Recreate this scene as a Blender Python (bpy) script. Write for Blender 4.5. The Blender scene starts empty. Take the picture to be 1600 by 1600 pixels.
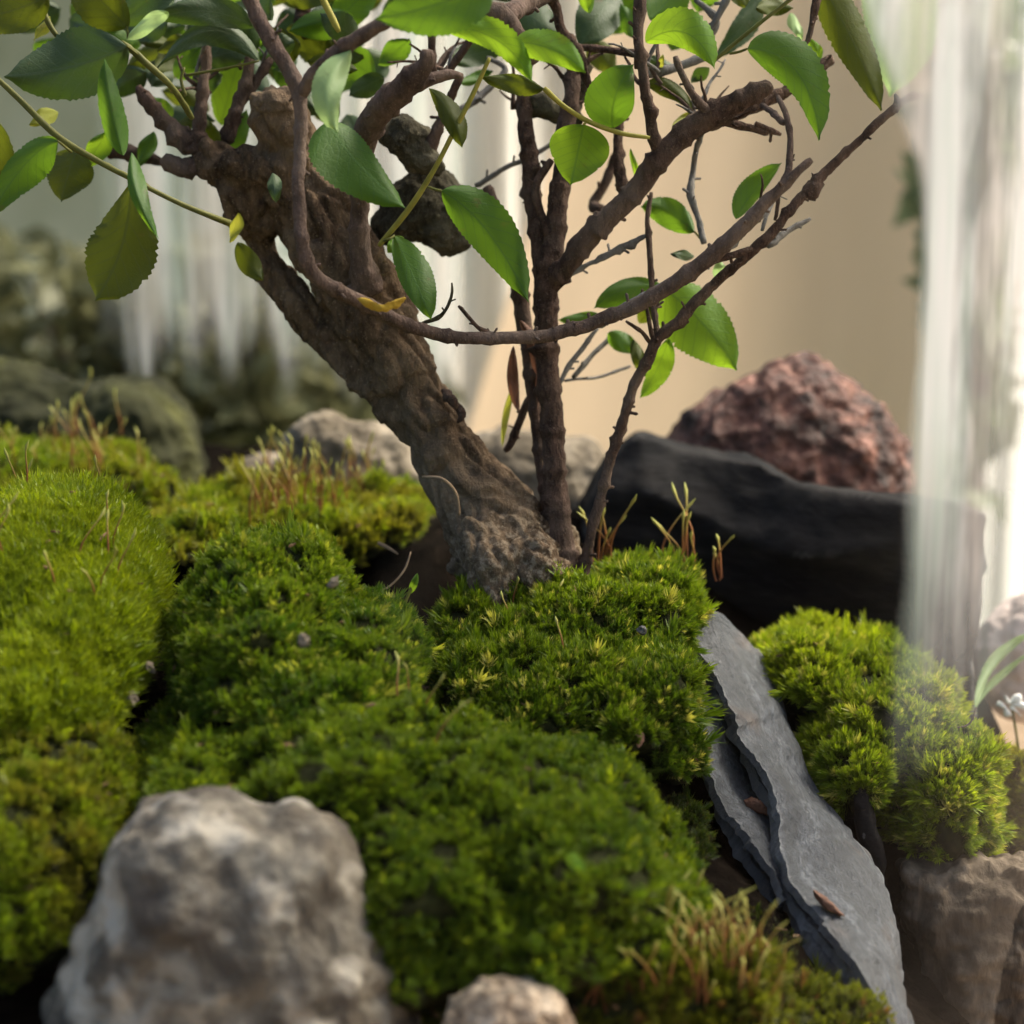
import bpy, bmesh, math, random
import numpy as np
from mathutils import Vector, Matrix, noise

random.seed(7)
RG = np.random.default_rng(7)
scn = bpy.context.scene
COL = scn.collection

# ------------------------------------------------------------------ camera
PITCH = math.radians(13)
LENS = 85.0
CAMZ = 0.20
cd = bpy.data.cameras.new('camera')
cam = bpy.data.objects.new('camera', cd)
COL.objects.link(cam)
cam.location = (0, 0, CAMZ)
cam.rotation_euler = (math.pi/2 - PITCH, 0, 0)
cd.lens = LENS
cd.sensor_width = 36
cd.clip_start = 0.02
cd.clip_end = 200
cd.dof.use_dof = True
cd.dof.focus_distance = 0.527
cd.dof.aperture_fstop = 14
scn.camera = cam
KPX = 1600*LENS/36.0            # pixels (of 1600) per unit of x/depth

# ------------------------------------------------------------------ world, sun, exposure
SUN_EL, SUN_AZ = math.radians(50), math.radians(61)   # azimuth from +Y towards +X
w = bpy.data.worlds.new('World'); scn.world = w; w.use_nodes = True
nt = w.node_tree; nt.nodes.clear()
sky = nt.nodes.new('ShaderNodeTexSky'); sky.sky_type = 'NISHITA'; sky.sun_disc = False
sky.sun_elevation = SUN_EL; sky.sun_rotation = SUN_AZ
sky.air_density = 1.0; sky.dust_density = 6.0; sky.ozone_density = 1.0
bg = nt.nodes.new('ShaderNodeBackground'); bg.inputs[1].default_value = 0.15
wo = nt.nodes.new('ShaderNodeOutputWorld')
nt.links.new(sky.outputs[0], bg.inputs[0]); nt.links.new(bg.outputs[0], wo.inputs[0])
sl = bpy.data.lights.new('sun', 'SUN'); sl.energy = 3.7; sl.angle = math.radians(20); sl.color = (1, .91, .78)
so = bpy.data.objects.new('sun', sl); COL.objects.link(so)
sv = Vector((math.sin(SUN_AZ)*math.cos(SUN_EL), math.cos(SUN_AZ)*math.cos(SUN_EL), math.sin(SUN_EL)))
so.rotation_euler = (-sv).to_track_quat('-Z', 'Y').to_euler()
so.location = (1, 1, 2)
scn.view_settings.view_transform = 'Standard'
scn.view_settings.look = 'None'
scn.view_settings.exposure = 0.86
scn.view_settings.gamma = 1
scn.render.engine = 'CYCLES'
scn.cycles.use_denoising = True
scn.cycles.max_bounces = 8
scn.cycles.transparent_max_bounces = 24
scn.cycles.caustics_reflective = False
scn.cycles.caustics_refractive = False

# ------------------------------------------------------------------ helpers
CP, SP = math.cos(PITCH), math.sin(PITCH)
def P(px, py, d):
    """world point seen at pixel (px,py) of the 1600 frame, d metres along the view axis"""
    u = (px-800)*d/KPX; v = (800-py)*d/KPX
    return Vector((u, d*CP + v*SP, CAMZ + v*CP - d*SP))
RIGHT = Vector((1, 0, 0)); FWD = Vector((0, CP, -SP)); UPV = Vector((0, SP, CP))

def tag(o, label=None, cat=None, group=None, kind=None):
    if label: o['label'] = label
    if cat: o['category'] = cat
    if group: o['group'] = group
    if kind: o['kind'] = kind
    return o
def link(name, me, mat=None, parent=None, smooth=True):
    o = bpy.data.objects.new(name, me); COL.objects.link(o)
    if mat is not None and len(me.materials) == 0: me.materials.append(mat)
    if parent is not None:
        o.parent = parent
        o.matrix_parent_inverse = parent.matrix_basis.inverted()
    if smooth:
        me.polygons.foreach_set('use_smooth', np.ones(len(me.polygons), bool))
    return o
def empty(name, loc=(0, 0, 0)):
    o = bpy.data.objects.new(name, None); COL.objects.link(o); o.location = loc
    o.empty_display_size = .01
    return o
def mesh(name, vs, fs):
    me = bpy.data.meshes.new(name); me.from_pydata([tuple(v) for v in vs], [], fs); me.update(); return me
def catmull(pts, step):
    """pts: list of tuples (any dim) -> dense list; step measured on the first 3 dims"""
    A = [np.array(p, float) for p in pts]
    if len(A) < 2: return A
    A = [2*A[0]-A[1]] + A + [2*A[-1]-A[-2]]
    out = []
    for i in range(1, len(A)-2):
        p0, p1, p2, p3 = A[i-1:i+3]
        n = max(2, int(np.linalg.norm(p2[:3]-p1[:3])/step))
        for k in range(n):
            t = k/n
            out.append(.5*((2*p1)+(-p0+p2)*t+(2*p0-5*p1+4*p2-p3)*t*t+(-p0+3*p1-3*p2+p3)*t**3))
    out.append(A[-2])
    return out
def tube_geo(path, seg=12, step=.0015, rough=.08, nscale=260, seed=0, vs=None, fs=None, cap=True, knots=0, kink=0, spurs=0):
    """path: (px,py,d,r_px)"""
    W = []
    for (px, py, d, r) in path:
        p = P(px, py, d); W.append((p.x, p.y, p.z, r*d/KPX))
    D = catmull(W, step)
    if kink:
        run = 0.0
        for i in range(1, len(D)-1):
            run += np.linalg.norm(D[i][:3]-D[i-1][:3])
            o_ = Vector((seed*1.7, run*120, 0)); a_ = kink*(.35+.65*noise.noise(Vector((run*35, seed, 1))))
            D[i][0] += noise.noise(o_)*a_; D[i][1] += noise.noise(o_+Vector((9, 0, 0)))*a_; D[i][2] += noise.noise(o_+Vector((0, 0, 9)))*a_
            nd = (run*1000/9.5+seed) % 1.0          # a node every ~9.5 mm
            D[i][3] *= 1+.22*math.exp(-((nd-.5)/.07)**2)
    vs = [] if vs is None else vs; fs = [] if fs is None else fs
    n0 = len(vs)
    rr = random.Random(seed*7+3)
    kn = [(rr.random()*len(D), rr.random()*6.28, rr.uniform(.3, .7)) for _ in range(knots)]
    prev = None
    for i, q in enumerate(D):
        a = Vector(D[max(0, i-1)][:3]); b = Vector(D[min(len(D)-1, i+1)][:3])
        t = (b-a).normalized()
        if prev is None: s = t.orthogonal().normalized()
        else:
            s = (prev - t*prev.dot(t)).normalized()
        prev = s; u = t.cross(s)
        c = Vector(q[:3]); r = max(q[3], 1e-5)
        if cap and (i == 0 or i == len(D)-1): r *= .8
        for k in range(seg):
            an = 2*math.pi*k/seg
            dr = s*math.cos(an)+u*math.sin(an)
            pp = c+dr*r
            f = 1+rough*noise.noise(pp*nscale+Vector((seed, 0, 0)))+rough*.7*noise.noise(pp*nscale*2.7)
            for (ki, ka, kh) in kn:
                e = ((i-ki)/1.2)**2+((math.cos(an-ka)-1)*2.2)**2*1.0
                f += kh*math.exp(-e*1.5)
            vs.append(c+dr*r*f)
    m = len(D)
    for i in range(m-1):
        for k in range(seg):
            a = n0+i*seg+k; b = n0+i*seg+(k+1) % seg
            fs.append((a, b, b+seg, a+seg))
    for k in range(spurs):
        i = rr.randrange(2, max(3, m-2)); q = D[min(i, m-1)]; c = Vector(q[:3]); r = q[3]
        t = (Vector(D[min(i+1, m-1)][:3])-Vector(D[i-1][:3])).normalized()
        o_ = t.orthogonal().normalized(); o_.rotate(Matrix.Rotation(rr.uniform(0, 6.28), 3, t))
        dv = (o_+t*rr.uniform(.1, .9)).normalized(); Ls = rr.uniform(.0006, .0022); rs = min(r*.45, rr.uniform(.0002, .00042))
        a1 = dv.orthogonal().normalized(); b1 = dv.cross(a1); nb = len(vs)
        for (h_, w_) in ((0, 1.3), (.5, 1), (.85, 1.15), (1, .5)):
            for j in range(5):
                an = j*1.2566; vs.append(c+dv*(r*.7+Ls*h_)+o_*(Ls*.15*h_)+(a1*math.cos(an)+b1*math.sin(an))*rs*w_)
        for h_ in range(3):
            for j in range(5): fs.append((nb+h_*5+j, nb+h_*5+(j+1) % 5, nb+h_*5+5+(j+1) % 5, nb+h_*5+5+j))
        fs.append(tuple(nb+15+j for j in range(5)))
    if cap:
        fs.append(tuple(n0+k for k in range(seg))[::-1])
        fs.append(tuple(n0+(m-1)*seg+k for k in range(seg)))
    return vs, fs
def remeshed(name, me, voxel, smooth=2):
    o = bpy.data.objects.new('tmp', me); COL.objects.link(o)
    md = o.modifiers.new('r', 'REMESH'); md.mode = 'VOXEL'; md.voxel_size = voxel; md.use_smooth_shade = True
    if smooth:
        ms = o.modifiers.new('s', 'SMOOTH'); ms.iterations = smooth; ms.factor = .5
    dg = bpy.context.evaluated_depsgraph_get(); dg.update()
    m2 = bpy.data.meshes.new_from_object(o.evaluated_get(dg))
    m2.name = name
    bpy.data.objects.remove(o); bpy.data.meshes.remove(me)
    m2.materials.clear()
    return m2
def vcos(me):
    a = np.empty(len(me.vertices)*3); me.vertices.foreach_get('co', a); return a.reshape(-1, 3)
def vnors(me):
    a = np.empty(len(me.vertices)*3); me.vertices.foreach_get('normal', a); return a.reshape(-1, 3)
def setco(me, a):
    me.vertices.foreach_set('co', a.ravel()); me.update()

# ------------------------------------------------------------------ materials
class N:
    def __init__(s, name):
        s.m = bpy.data.materials.new(name); s.m.use_nodes = True
        s.t = s.m.node_tree; s.t.nodes.clear()
        s.out = s.t.nodes.new('ShaderNodeOutputMaterial')
        s.tc = None
    def n(s, t, **kw):
        x = s.t.nodes.new('ShaderNode'+t)
        for k, v in kw.items(): setattr(x, k, v)
        return x
    def l(s, a, b): s.t.links.new(a, b)
    def obj(s):
        if not s.tc: s.tc = s.n('TexCoord')
        return s.tc.outputs['Object']
    def mapping(s, scale=(1, 1, 1), rot=(0, 0, 0), src=None):
        m = s.n('Mapping'); m.inputs['Scale'].default_value = scale; m.inputs['Rotation'].default_value = rot
        s.l(src or s.obj(), m.inputs['Vector']); return m.outputs[0]
    def noise(s, scale, detail=5, rough=.55, vec=None, dist=0):
        x = s.n('TexNoise'); x.inputs['Scale'].default_value = scale; x.inputs['Detail'].default_value = detail
        x.inputs['Roughness'].default_value = rough; x.inputs['Distortion'].default_value = dist
        s.l(vec or s.obj(), x.inputs['Vector']); return x.outputs['Fac']
    def vor(s, scale, feature='F1', vec=None, rnd=1):
        x = s.n('TexVoronoi'); x.feature = feature; x.inputs['Scale'].default_value = scale
        x.inputs['Randomness'].default_value = rnd
        s.l(vec or s.obj(), x.inputs['Vector']); return x
    def ramp(s, fac, stops):
        r = s.n('ValToRGB'); e = r.color_ramp.elements
        while len(e) < len(stops): e.new(.5)
        for i, (p, c) in enumerate(stops):
            e[i].position = p; e[i].color = (c[0], c[1], c[2], 1) if hasattr(c, '__len__') else (c, c, c, 1)
        s.l(fac, r.inputs[0]); return r.outputs[0]
    def mix(s, f, a, b, mode='MIX'):
        x = s.n('Mix'); x.data_type = 'RGBA'; x.blend_type = mode
        for sock, v in ((x.inputs[0], f), (x.inputs[6], a), (x.inputs[7], b)):
            if hasattr(v, 'links'): s.l(v, sock)
            elif hasattr(v, '__len__'): sock.default_value = (v[0], v[1], v[2], 1)
            else: sock.default_value = v
        return x.outputs[2]
    def math(s, op, a, b=0):
        x = s.n('Math'); x.operation = op
        for sock, v in ((x.inputs[0], a), (x.inputs[1], b)):
            if hasattr(v, 'links'): s.l(v, sock)
            else: sock.default_value = v
        return x.outputs[0]
    def bump(s, h, strength=.5, dist=.001, nrm=None):
        b = s.n('Bump'); b.inputs['Strength'].default_value = strength; b.inputs['Distance'].default_value = dist
        s.l(h, b.inputs['Height'])
        if nrm: s.l(nrm, b.inputs['Normal'])
        return b.outputs[0]
    def princ(s, col, rough=.8, nrm=None, spec=.3):
        p = s.n('BsdfPrincipled')
        for sock, v in ((p.inputs['Base Color'], col), (p.inputs['Roughness'], rough)):
            if hasattr(v, 'links'): s.l(v, sock)
            elif hasattr(v, '__len__'): sock.default_value = (v[0], v[1], v[2], 1)
            else: sock.default_value = v
        p.inputs['Specular IOR Level'].default_value = spec
        if nrm: s.l(nrm, p.inputs['Normal'])
        return p
    def done(s, sh):
        s.l(sh.outputs[0] if hasattr(sh, 'outputs') else sh, s.out.inputs['Surface']); return s.m

def mat_bark(name, dark, mid, light, rot=(0, -.5, 0), sc=1.0, bumpd=.0010):
    m = N(name)
    v = m.mapping((1, 1, .35), rot)
    n1 = m.noise(110*sc, 6, .65, v, .6)
    n2 = m.noise(420*sc, 6, .7, v)
    n3 = m.noise(1500*sc, 3, .6)
    c = m.ramp(n1, [(.30, dark), (.48, mid), (.62, mid), (.78, light)])
    c = m.mix(m.ramp(n2, [(.42, 0), (.62, .75)]), c, dark)
    c = m.mix(m.ramp(n3, [(.58, 0), (.72, .55)]), c, light)
    if 'trunk' in name:   # soil grit splashed on the foot of the trunk
        sz = m.n('SeparateXYZ'); m.l(m.obj(), sz.inputs[0])
        zr = m.n('MapRange'); m.l(sz.outputs[2], zr.inputs[0]); zr.inputs[1].default_value = .085; zr.inputs[2].default_value = .062
        sp_ = m.ramp(m.noise(700, 3, .6), [(.50, 0), (.58, .85)])
        c = m.mix(m.math('MULTIPLY', sp_, zr.outputs[0]), c, (.36, .29, .21))
    big = m.noise(45*sc, 3)
    c = m.mix(m.ramp(big, [(.45, 0), (.7, .45)]), c, light)
    h = m.math('ADD', m.math('MULTIPLY', n1, .6), m.math('ADD', m.math('MULTIPLY', n2, .45), m.math('MULTIPLY', n3, .12)))
    return m.done(m.princ(c, .92, m.bump(h, 1.0, bumpd), .12))
M_TRUNK = mat_bark('trunk_bark', (.026, .015, .009), (.145, .095, .058), (.34, .25, .165), bumpd=.0035)
M_BRANCH = mat_bark('branch_bark', (.022, .013, .010), (.105, .064, .048), (.27, .20, .155), (0, 0, 0), 1.6, .0028)
M_BRANCHP = mat_bark('front_branch_bark', (.045, .03, .024), (.13, .088, .07), (.26, .20, .16), (0, 0, 0), 1.3, .0024)
M_TWIGG = mat_bark('grey_twig_bark', (.07, .065, .06), (.17, .16, .15), (.30, .28, .25), (0, 0, 0), 2.2, .0008)
M_KNOT = mat_bark('knot_wood', (.02, .016, .009), (.07, .06, .038), (.22, .2, .14), (0, 0, 0), 1.5, .003)
def simple(name, col, rough=.6, spec=.3, var=.25, sc=300):
    m = N(name); nz = m.noise(sc, 4)
    c = m.mix(m.ramp(nz, [(.3, 0), (.7, 1)]), tuple(x*(1-var) for x in col), tuple(min(1, x*(1+var)) for x in col))
    return m.done(m.princ(c, rough, m.bump(nz, .3, .0004), spec))
M_GTWIG = simple('green_twig', (.105, .105, .022), .6, .2)
M_YTWIG = simple('yellow_twig', (.25, .225, .04), .6, .2)
M_LICHEN = simple('yellow_lichen', (.42, .27, .03), .9)
M_CUT = simple('cut_wood', (.30, .20, .12), .9)

def mat_leaf(name, col, trans, gloss=.35, tw=.45, vein=.8):
    m = N(name)
    uv = m.n('Attribute'); uv.attribute_name = 'luv'
    sep = m.n('SeparateXYZ'); m.l(uv.outputs['Vector'], sep.inputs[0])
    # side veins: slanted waves in leaf coordinates (x = along, y = signed across)
    ay = m.math('ABSOLUTE', sep.outputs[1])
    ph = m.math('SUBTRACT', m.math('MULTIPLY', sep.outputs[0], 7.5), m.math('MULTIPLY', ay, 2.4))
    nz = m.noise(220, 3)
    ph = m.math('ADD', ph, m.math('MULTIPLY', nz, .5))
    fr = m.math('FRACT', ph)
    vv = m.math('ABSOLUTE', m.math('SUBTRACT', fr, .5))
    side = m.math('MULTIPLY', m.math('LESS_THAN', vv, .055), .75)
    mid = m.math('LESS_THAN', ay, .035)
    vn = m.math('MAXIMUM', side, mid)
    blot = m.noise(60, 3)
    net = m.vor(900, 'DISTANCE_TO_EDGE').outputs['Distance']
    base = m.mix(m.ramp(blot, [(.35, 0), (.7, .55)]), col, tuple(min(1, c*1.5) for c in col))
    base = m.mix(m.math('MULTIPLY', vn, vein), base, tuple(min(1, c*1.6+.02) for c in col))
    tcol = m.mix(m.ramp(blot, [(.35, 0), (.7, .5)]), trans, tuple(min(1, c*1.3) for c in trans))
    tcol = m.mix(m.math('MULTIPLY', vn, vein*1.2), tcol, tuple(c*.55 for c in trans))
    spots = m.ramp(m.noise(260, 3, .6), [(.64, 0), (.72, .7)])
    base = m.mix(spots, base, (.10, .07, .02))
    h = m.math('ADD', m.math('MULTIPLY', ph, 0.0), m.math('SUBTRACT', m.math('MULTIPLY', m.ramp(net, [(0, 0), (.2, 1)]), .12), m.math('MULTIPLY', vn, .8)))
    p = m.princ(base, .58, m.bump(m.math('ADD', h, m.math('MULTIPLY', blot, 1.5)), .55, .0005), gloss)
    t = m.n('BsdfTranslucent'); m.l(tcol, t.inputs[0])
    x = m.n('MixShader'); x.inputs[0].default_value = tw
    m.l(p.outputs[0], x.inputs[1]); m.l(t.outputs[0], x.inputs[2])
    return m.done(x)
LM = {
 'g': mat_leaf('leaf_green', (.045, .110, .011), (.15, .28, .014)),
 'b': mat_leaf('leaf_bright', (.095, .20, .016), (.27, .43, .02), .3, .5),
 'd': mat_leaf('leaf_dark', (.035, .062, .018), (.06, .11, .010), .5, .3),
 'o': mat_leaf('leaf_olive', (.055, .070, .009), (.12, .145, .008), .25, .42),
 'y': mat_leaf('leaf_yellow', (.22, .24, .04), (.38, .38, .04), .3, .5),
 'p': mat_leaf('leaf_pale', (.25, .36, .14), (.35, .5, .18), .6, .4),
 'r': mat_leaf('leaf_dried', (.16, .085, .06), (.2, .08, .04), .2, .25),
}
def mat_rock_spotted():
    m = N('spotted_granite')
    n1 = m.noise(62, 5, .6, None, .4); n2 = m.noise(190, 5, .65); n3 = m.noise(16, 2)
    c = m.ramp(n1, [(.36, (.048, .040, .030)), (.47, (.110, .094, .072)), (.56, (.17, .15, .118)), (.66, (.30, .265, .205))])
    c = m.mix(m.ramp(n2, [(.45, 0), (.65, .7)]), c, (.07, .058, .046))
    c = m.mix(m.ramp(n3, [(.5, 0), (.7, .4)]), c, (.26, .19, .11))
    n4 = m.noise(85, 2, .45)
    c = m.mix(m.ramp(n4, [(.52, 0), (.62, .75)]), c, (.46, .41, .33))
    c = m.mix(m.ramp(m.noise(70, 2, .4, m.mapping((1, 1, 1), (0, 0, 1))), [(.56, 0), (.66, .6)]), c, (.06, .05, .042))
    h = m.math('ADD', n1, m.math('MULTIPLY', n2, .5))
    return m.done(m.princ(c, .9, m.bump(h, .9, .0025), .2))
M_ROCKS = mat_rock_spotted()
def mat_rock(name, a, b, c3, s1=40, s2=160, rough=.9, bd=.002, spec=.2, vec=None):
    m = N(name); v = m.mapping(vec) if vec else None
    n1 = m.noise(s1, 5, .62, v, .5); n2 = m.noise(s2, 5, .65, v)
    c = m.ramp(n1, [(.36, a), (.52, b), (.68, c3)])
    c = m.mix(m.ramp(n2, [(.45, 0), (.7, .55)]), c, a)
    if name == 'black_slate':
        ge_ = m.n('NewGeometry'); c = m.mix(m.ramp(ge_.outputs['Pointiness'], [(.53, 0), (.60, .55)]), c, (.20, .19, .18))
    h = m.math('ADD', n1, m.math('MULTIPLY', n2, .5))
    return m.done(m.princ(c, rough, m.bump(h, .8, bd), spec))
M_RED = mat_rock('red_stone', (.026, .010, .007), (.13, .050, .033), (.36, .165, .115), 110, 340, .6, .005, .4)
M_BLACK = mat_rock('black_slate', (.005, .005, .006), (.011, .010, .010), (.028, .025, .023), 30, 200, .75, .0012, .12, (1, 1, 3))
M_BEIGE = mat_rock('beige_stone', (.10, .08, .055), (.22, .18, .13), (.36, .31, .24), 40, 150)
M_TAN = mat_rock('tan_pebble', (.14, .10, .065), (.34, .27, .19), (.52, .44, .33), 150, 420)
M_BROWNR = mat_rock('brown_stone', (.035, .026, .018), (.12, .092, .065), (.26, .21, .16), 45, 230, .9, .002, .2, (1.4, 1.4, .45))
M_PINK = mat_rock('pale_stone', (.55, .44, .38), (.78, .66, .60), (.85, .78, .73), 30, 130)
M_DARKR = mat_rock('dark_mossy_stone', (.014, .015, .006), (.045, .046, .017), (.11, .11, .03), 25, 90)
def mat_slate():
    m = N('grey_slate')
    la = m.n('Attribute'); la.attribute_name = 'luv'
    n1 = m.noise(7, 7, .62, m.mapping((1.6, 1.1, 1), (0, 0, 0), la.outputs['Vector']), .4); n2 = m.noise(26, 6, .7, m.mapping((1.2, 1, 1), (0, 0, .25), la.outputs['Vector'])); n3 = m.noise(1500, 2, .6)
    c = m.ramp(n1, [(.3, (.040, .045, .053)), (.5, (.082, .090, .103)), (.7, (.165, .176, .195))])
    c = m.mix(m.ramp(n2, [(.42, .8), (.55, 0)]), c, (.028, .030, .035))
    c = m.mix(m.ramp(n3, [(.62, 0), (.72, .5)]), c, (.30, .29, .27))
    ru = m.noise(45, 4)
    ge_ = m.n('NewGeometry'); c = m.mix(m.ramp(ge_.outputs['Pointiness'], [(.53, 0), (.60, .6)]), c, (.30, .30, .30))
    damp = m.noise(2.2, 3, .5, m.mapping((1, 1.4, 1), (0, 0, 0), la.outputs['Vector']))
    c = m.mix(m.ramp(damp, [(.45, .6), (.6, 0)]), c, (.035, .037, .040))
    c = m.mix(m.ramp(ru, [(.60, 0), (.72, .45)]), c, (.14, .09, .06))
    h = m.math('ADD', m.math('MULTIPLY', n1, .5), m.math('ADD', m.math('MULTIPLY', n2, .6), m.math('MULTIPLY', n3, .25)))
    return m.done(m.princ(c, .52, m.bump(h, .9, .0016), .4))
M_SLATE = mat_slate()
def mat_soil():
    m = N('dark_soil')
    n1 = m.noise(180, 6, .7); n2 = m.noise(900, 4, .7)
    c = m.ramp(n1, [(.35, (.004, .003, .002)), (.58, (.010, .007, .005)), (.76, (.03, .022, .015))])
    c = m.mix(m.ramp(n2, [(.66, 0), (.76, .4)]), c, (.08, .07, .055))
    return m.done(m.princ(c, 1, m.bump(m.math('ADD', n1, n2), 1, .002), .02))
M_SOIL = mat_soil()
def mat_moss():
    m = N('moss_frond')
    at = m.n('Attribute'); at.attribute_type = 'INSTANCER'; at.attribute_name = 'mcol'
    hh = m.n('Attribute'); hh.attribute_name = 'h'
    sep = m.n('SeparateXYZ'); m.l(hh.outputs['Vector'], sep.inputs[0])
    f = sep.outputs[0]
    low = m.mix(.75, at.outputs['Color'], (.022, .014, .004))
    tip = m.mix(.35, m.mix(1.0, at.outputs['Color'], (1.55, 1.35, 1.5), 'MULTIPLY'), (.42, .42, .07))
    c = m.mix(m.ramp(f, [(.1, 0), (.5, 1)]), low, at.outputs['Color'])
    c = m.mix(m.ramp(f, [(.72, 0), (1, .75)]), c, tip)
    p = m.princ(c, .5, None, .3)
    t = m.n('BsdfTranslucent'); m.l(m.mix(1.0, c, (1.5, 1.5, .7), 'MULTIPLY'), t.inputs[0])
    x = m.n('MixShader'); x.inputs[0].default_value = .42
    m.l(p.outputs[0], x.inputs[1]); m.l(t.outputs[0], x.inputs[2])
    return m.done(x)
M_MOSS = mat_moss()
M_MOUND = simple('moss_peat', (.016, .018, .005), .95, .1, .5, 500)
M_DEBRIS = simple('dry_bits', (.20, .12, .065), .9, .1, .5, 900)
def mat_stalk():
    m = N('seta'); hh = m.n('Attribute'); hh.attribute_name = 'h'
    sep = m.n('SeparateXYZ'); m.l(hh.outputs['Vector'], sep.inputs[0])
    c = m.ramp(sep.outputs[0], [(0, (.12, .035, .015)), (.5, (.26, .10, .03)), (.75, (.34, .27, .06)), (1, (.34, .36, .08))])
    return m.done(m.princ(c, .5))
M_STALK = mat_stalk()

# ------------------------------------------------------------------ setting
def box_me(name, x0, x1, y0, y1, z0, z1):
    vs = [(x, y, z) for z in (z0, z1) for y in (y0, y1) for x in (x0, x1)]
    return mesh(name, vs, [(0, 2, 3, 1), (4, 5, 7, 6), (0, 1, 5, 4), (2, 6, 7, 3), (0, 4, 6, 2), (1, 3, 7, 5)])
m = N('table_wood'); nn = m.noise(8, 4, .6, m.mapping((1, 12, 1)))
M_TABLE = m.done(m.princ(m.ramp(nn, [(.3, (.22, .15, .09)), (.7, (.36, .26, .17))]), .5, m.bump(nn, .2, .001)))
tb = link('table_top', box_me('table_top', -.8, .8, -.1, .84, -.09, -.056), M_TABLE, smooth=False)
tag(tb, kind='structure')
gm = N('garden_ground'); nn = gm.noise(1.5, 6)
M_GG = gm.done(gm.princ(gm.ramp(nn, [(.35, (.04, .06, .02)), (.65, (.16, .16, .09))]), .95))
gme = mesh('garden_ground', [(-60, -60, -.8), (60, -60, -.8), (60, 60, -.8), (-60, 60, -.8)], [(0, 1, 2, 3)])
tag(link('garden_ground', gme, M_GG), kind='structure')

def curtain(name, x0, x1, y, z0, z1, amp, freq, mat, seed, thick=.003, skew=0):
    rr = random.Random(seed); nx = 160; nz = 14
    ph = [rr.uniform(0, 6.28) for _ in range(5)]
    vs = []; fs = []
    for j in range(nz+1):
        z = z0+(z1-z0)*j/nz
        for i in range(nx+1):
            u = i/nx; x = x0+skew*(z+.03)+(x1-x0-skew*(z+.03))*u
            d = 0
            for k in range(5):
                f = freq*(.45+.38*k)
                d += math.sin(u*f*6.28+ph[k]+.25*math.sin(z*7+k))*(1/(1+.5*k))
            vs.append((x, y+d*amp, z))
    for j in range(nz):
        for i in range(nx):
            a = j*(nx+1)+i; fs.append((a, a+1, a+nx+2, a+nx+1))
    me = mesh(name, vs, fs)
    o = link(name, me, mat)
    return o
def cloth(name, col, tr, var, trans=.4):
    m = N(name); nz = m.noise(9, 3, .5, m.mapping((6, 1, .6)))
    c = m.ramp(nz, [(.35, var), (.65, col)])
    fine = m.noise(900, 2)
    c = m.mix(m.ramp(fine, [(.4, 0), (.7, .15)]), c, tuple(x*.6 for x in col))
    p = m.princ(c, .9, m.bump(fine, .2, .0005), .1)
    t = m.n('BsdfTranslucent'); t.inputs[0].default_value = (*tr, 1)
    x = m.n('MixShader'); x.inputs[0].default_value = trans
    m.l(p.outputs[0], x.inputs[1]); m.l(t.outputs[0], x.inputs[2])
    return m.done(x)
M_TANC = cloth('tan_cloth', (.84, .64, .46), (.90, .70, .51), (.74, .55, .38), .62)
M_SHEER = cloth('pale_cloth', (.88, .85, .80), (.96, .91, .86), (.66, .66, .56), .66)
M_WHITE = cloth('white_cloth', (.90, .88, .85), (.97, .95, .92), (.80, .84, .78), .66)
def XP(px, y): return (px-800)/KPX*y/ (CP)   # rough x for a pixel at world depth y
tc_ = curtain('tan_curtain', XP(745, 1.25), XP(1475, 1.25), 1.25, -.42, .60, .0022, 2.2, M_TANC, 3, skew=.30)
m = N('sage_cloth'); nn = m.noise(7, 4, .6, m.mapping((1, 1, .6)))
gw_ = link('garden_wall', box_me('garden_wall', -2.2, 2.2, 2.6, 2.7, -.8, 1.5), m.done(m.princ(m.ramp(nn, [(.3, (.40, .38, .22)), (.7, (.72, .66, .46))]), .9)), smooth=False)
tag(gw_, 'plain sage and beige wall, only a blurred wash far behind the jar', 'wall')
tag(tc_, 'smooth tan cloth hanging behind the jar, to the left of the white curtain', 'curtain')
sc_ = curtain('sheer_curtain', XP(430, 1.36), XP(980, 1.36), 1.36, -.42, .60, .010, 10, M_SHEER, 8)
tag(sc_, 'pale cream curtain with vertical folds seen blurred behind the thick trunk', 'curtain')
wc_ = curtain('white_curtain', XP(1440, 1.33), XP(2300, 1.33), 1.33, -.42, .60, .012, 11, M_WHITE, 5)
tag(wc_, 'white curtain with soft folds behind the streaky right side of the glass', 'curtain')

def leaf_cloud(name, c, r, n, size, mat, parent, seed, squash=1):
    rg = np.random.default_rng(seed)
    d = rg.normal(size=(n, 3)); d /= np.linalg.norm(d, axis=1)[:, None]
    rad = rg.uniform(.25, 1, n)**.5
    lump = 1+.25*np.sin(d[:, 0]*5+seed)+.2*np.sin(d[:, 2]*7+seed*2)
    p = np.array(c)+d*(rad*lump)[:, None]*np.array(r)
    a = rg.normal(size=(n, 3)); a /= np.linalg.norm(a, axis=1)[:, None]
    b = np.cross(a, rg.normal(size=(n, 3))); b /= np.linalg.norm(b, axis=1)[:, None]
    s = size*rg.uniform(.6, 1.3, n)[:, None]
    vs = np.stack([p-a*s, p+b*s*.45, p+a*s, p-b*s*.45], 1).reshape(-1, 3)
    fs = [(4*i, 4*i+1, 4*i+2, 4*i+3) for i in range(n)]
    o = link(name, mesh(name, vs, fs), mat, parent, False); o['kind'] = 'stuff'
    return o
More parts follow.
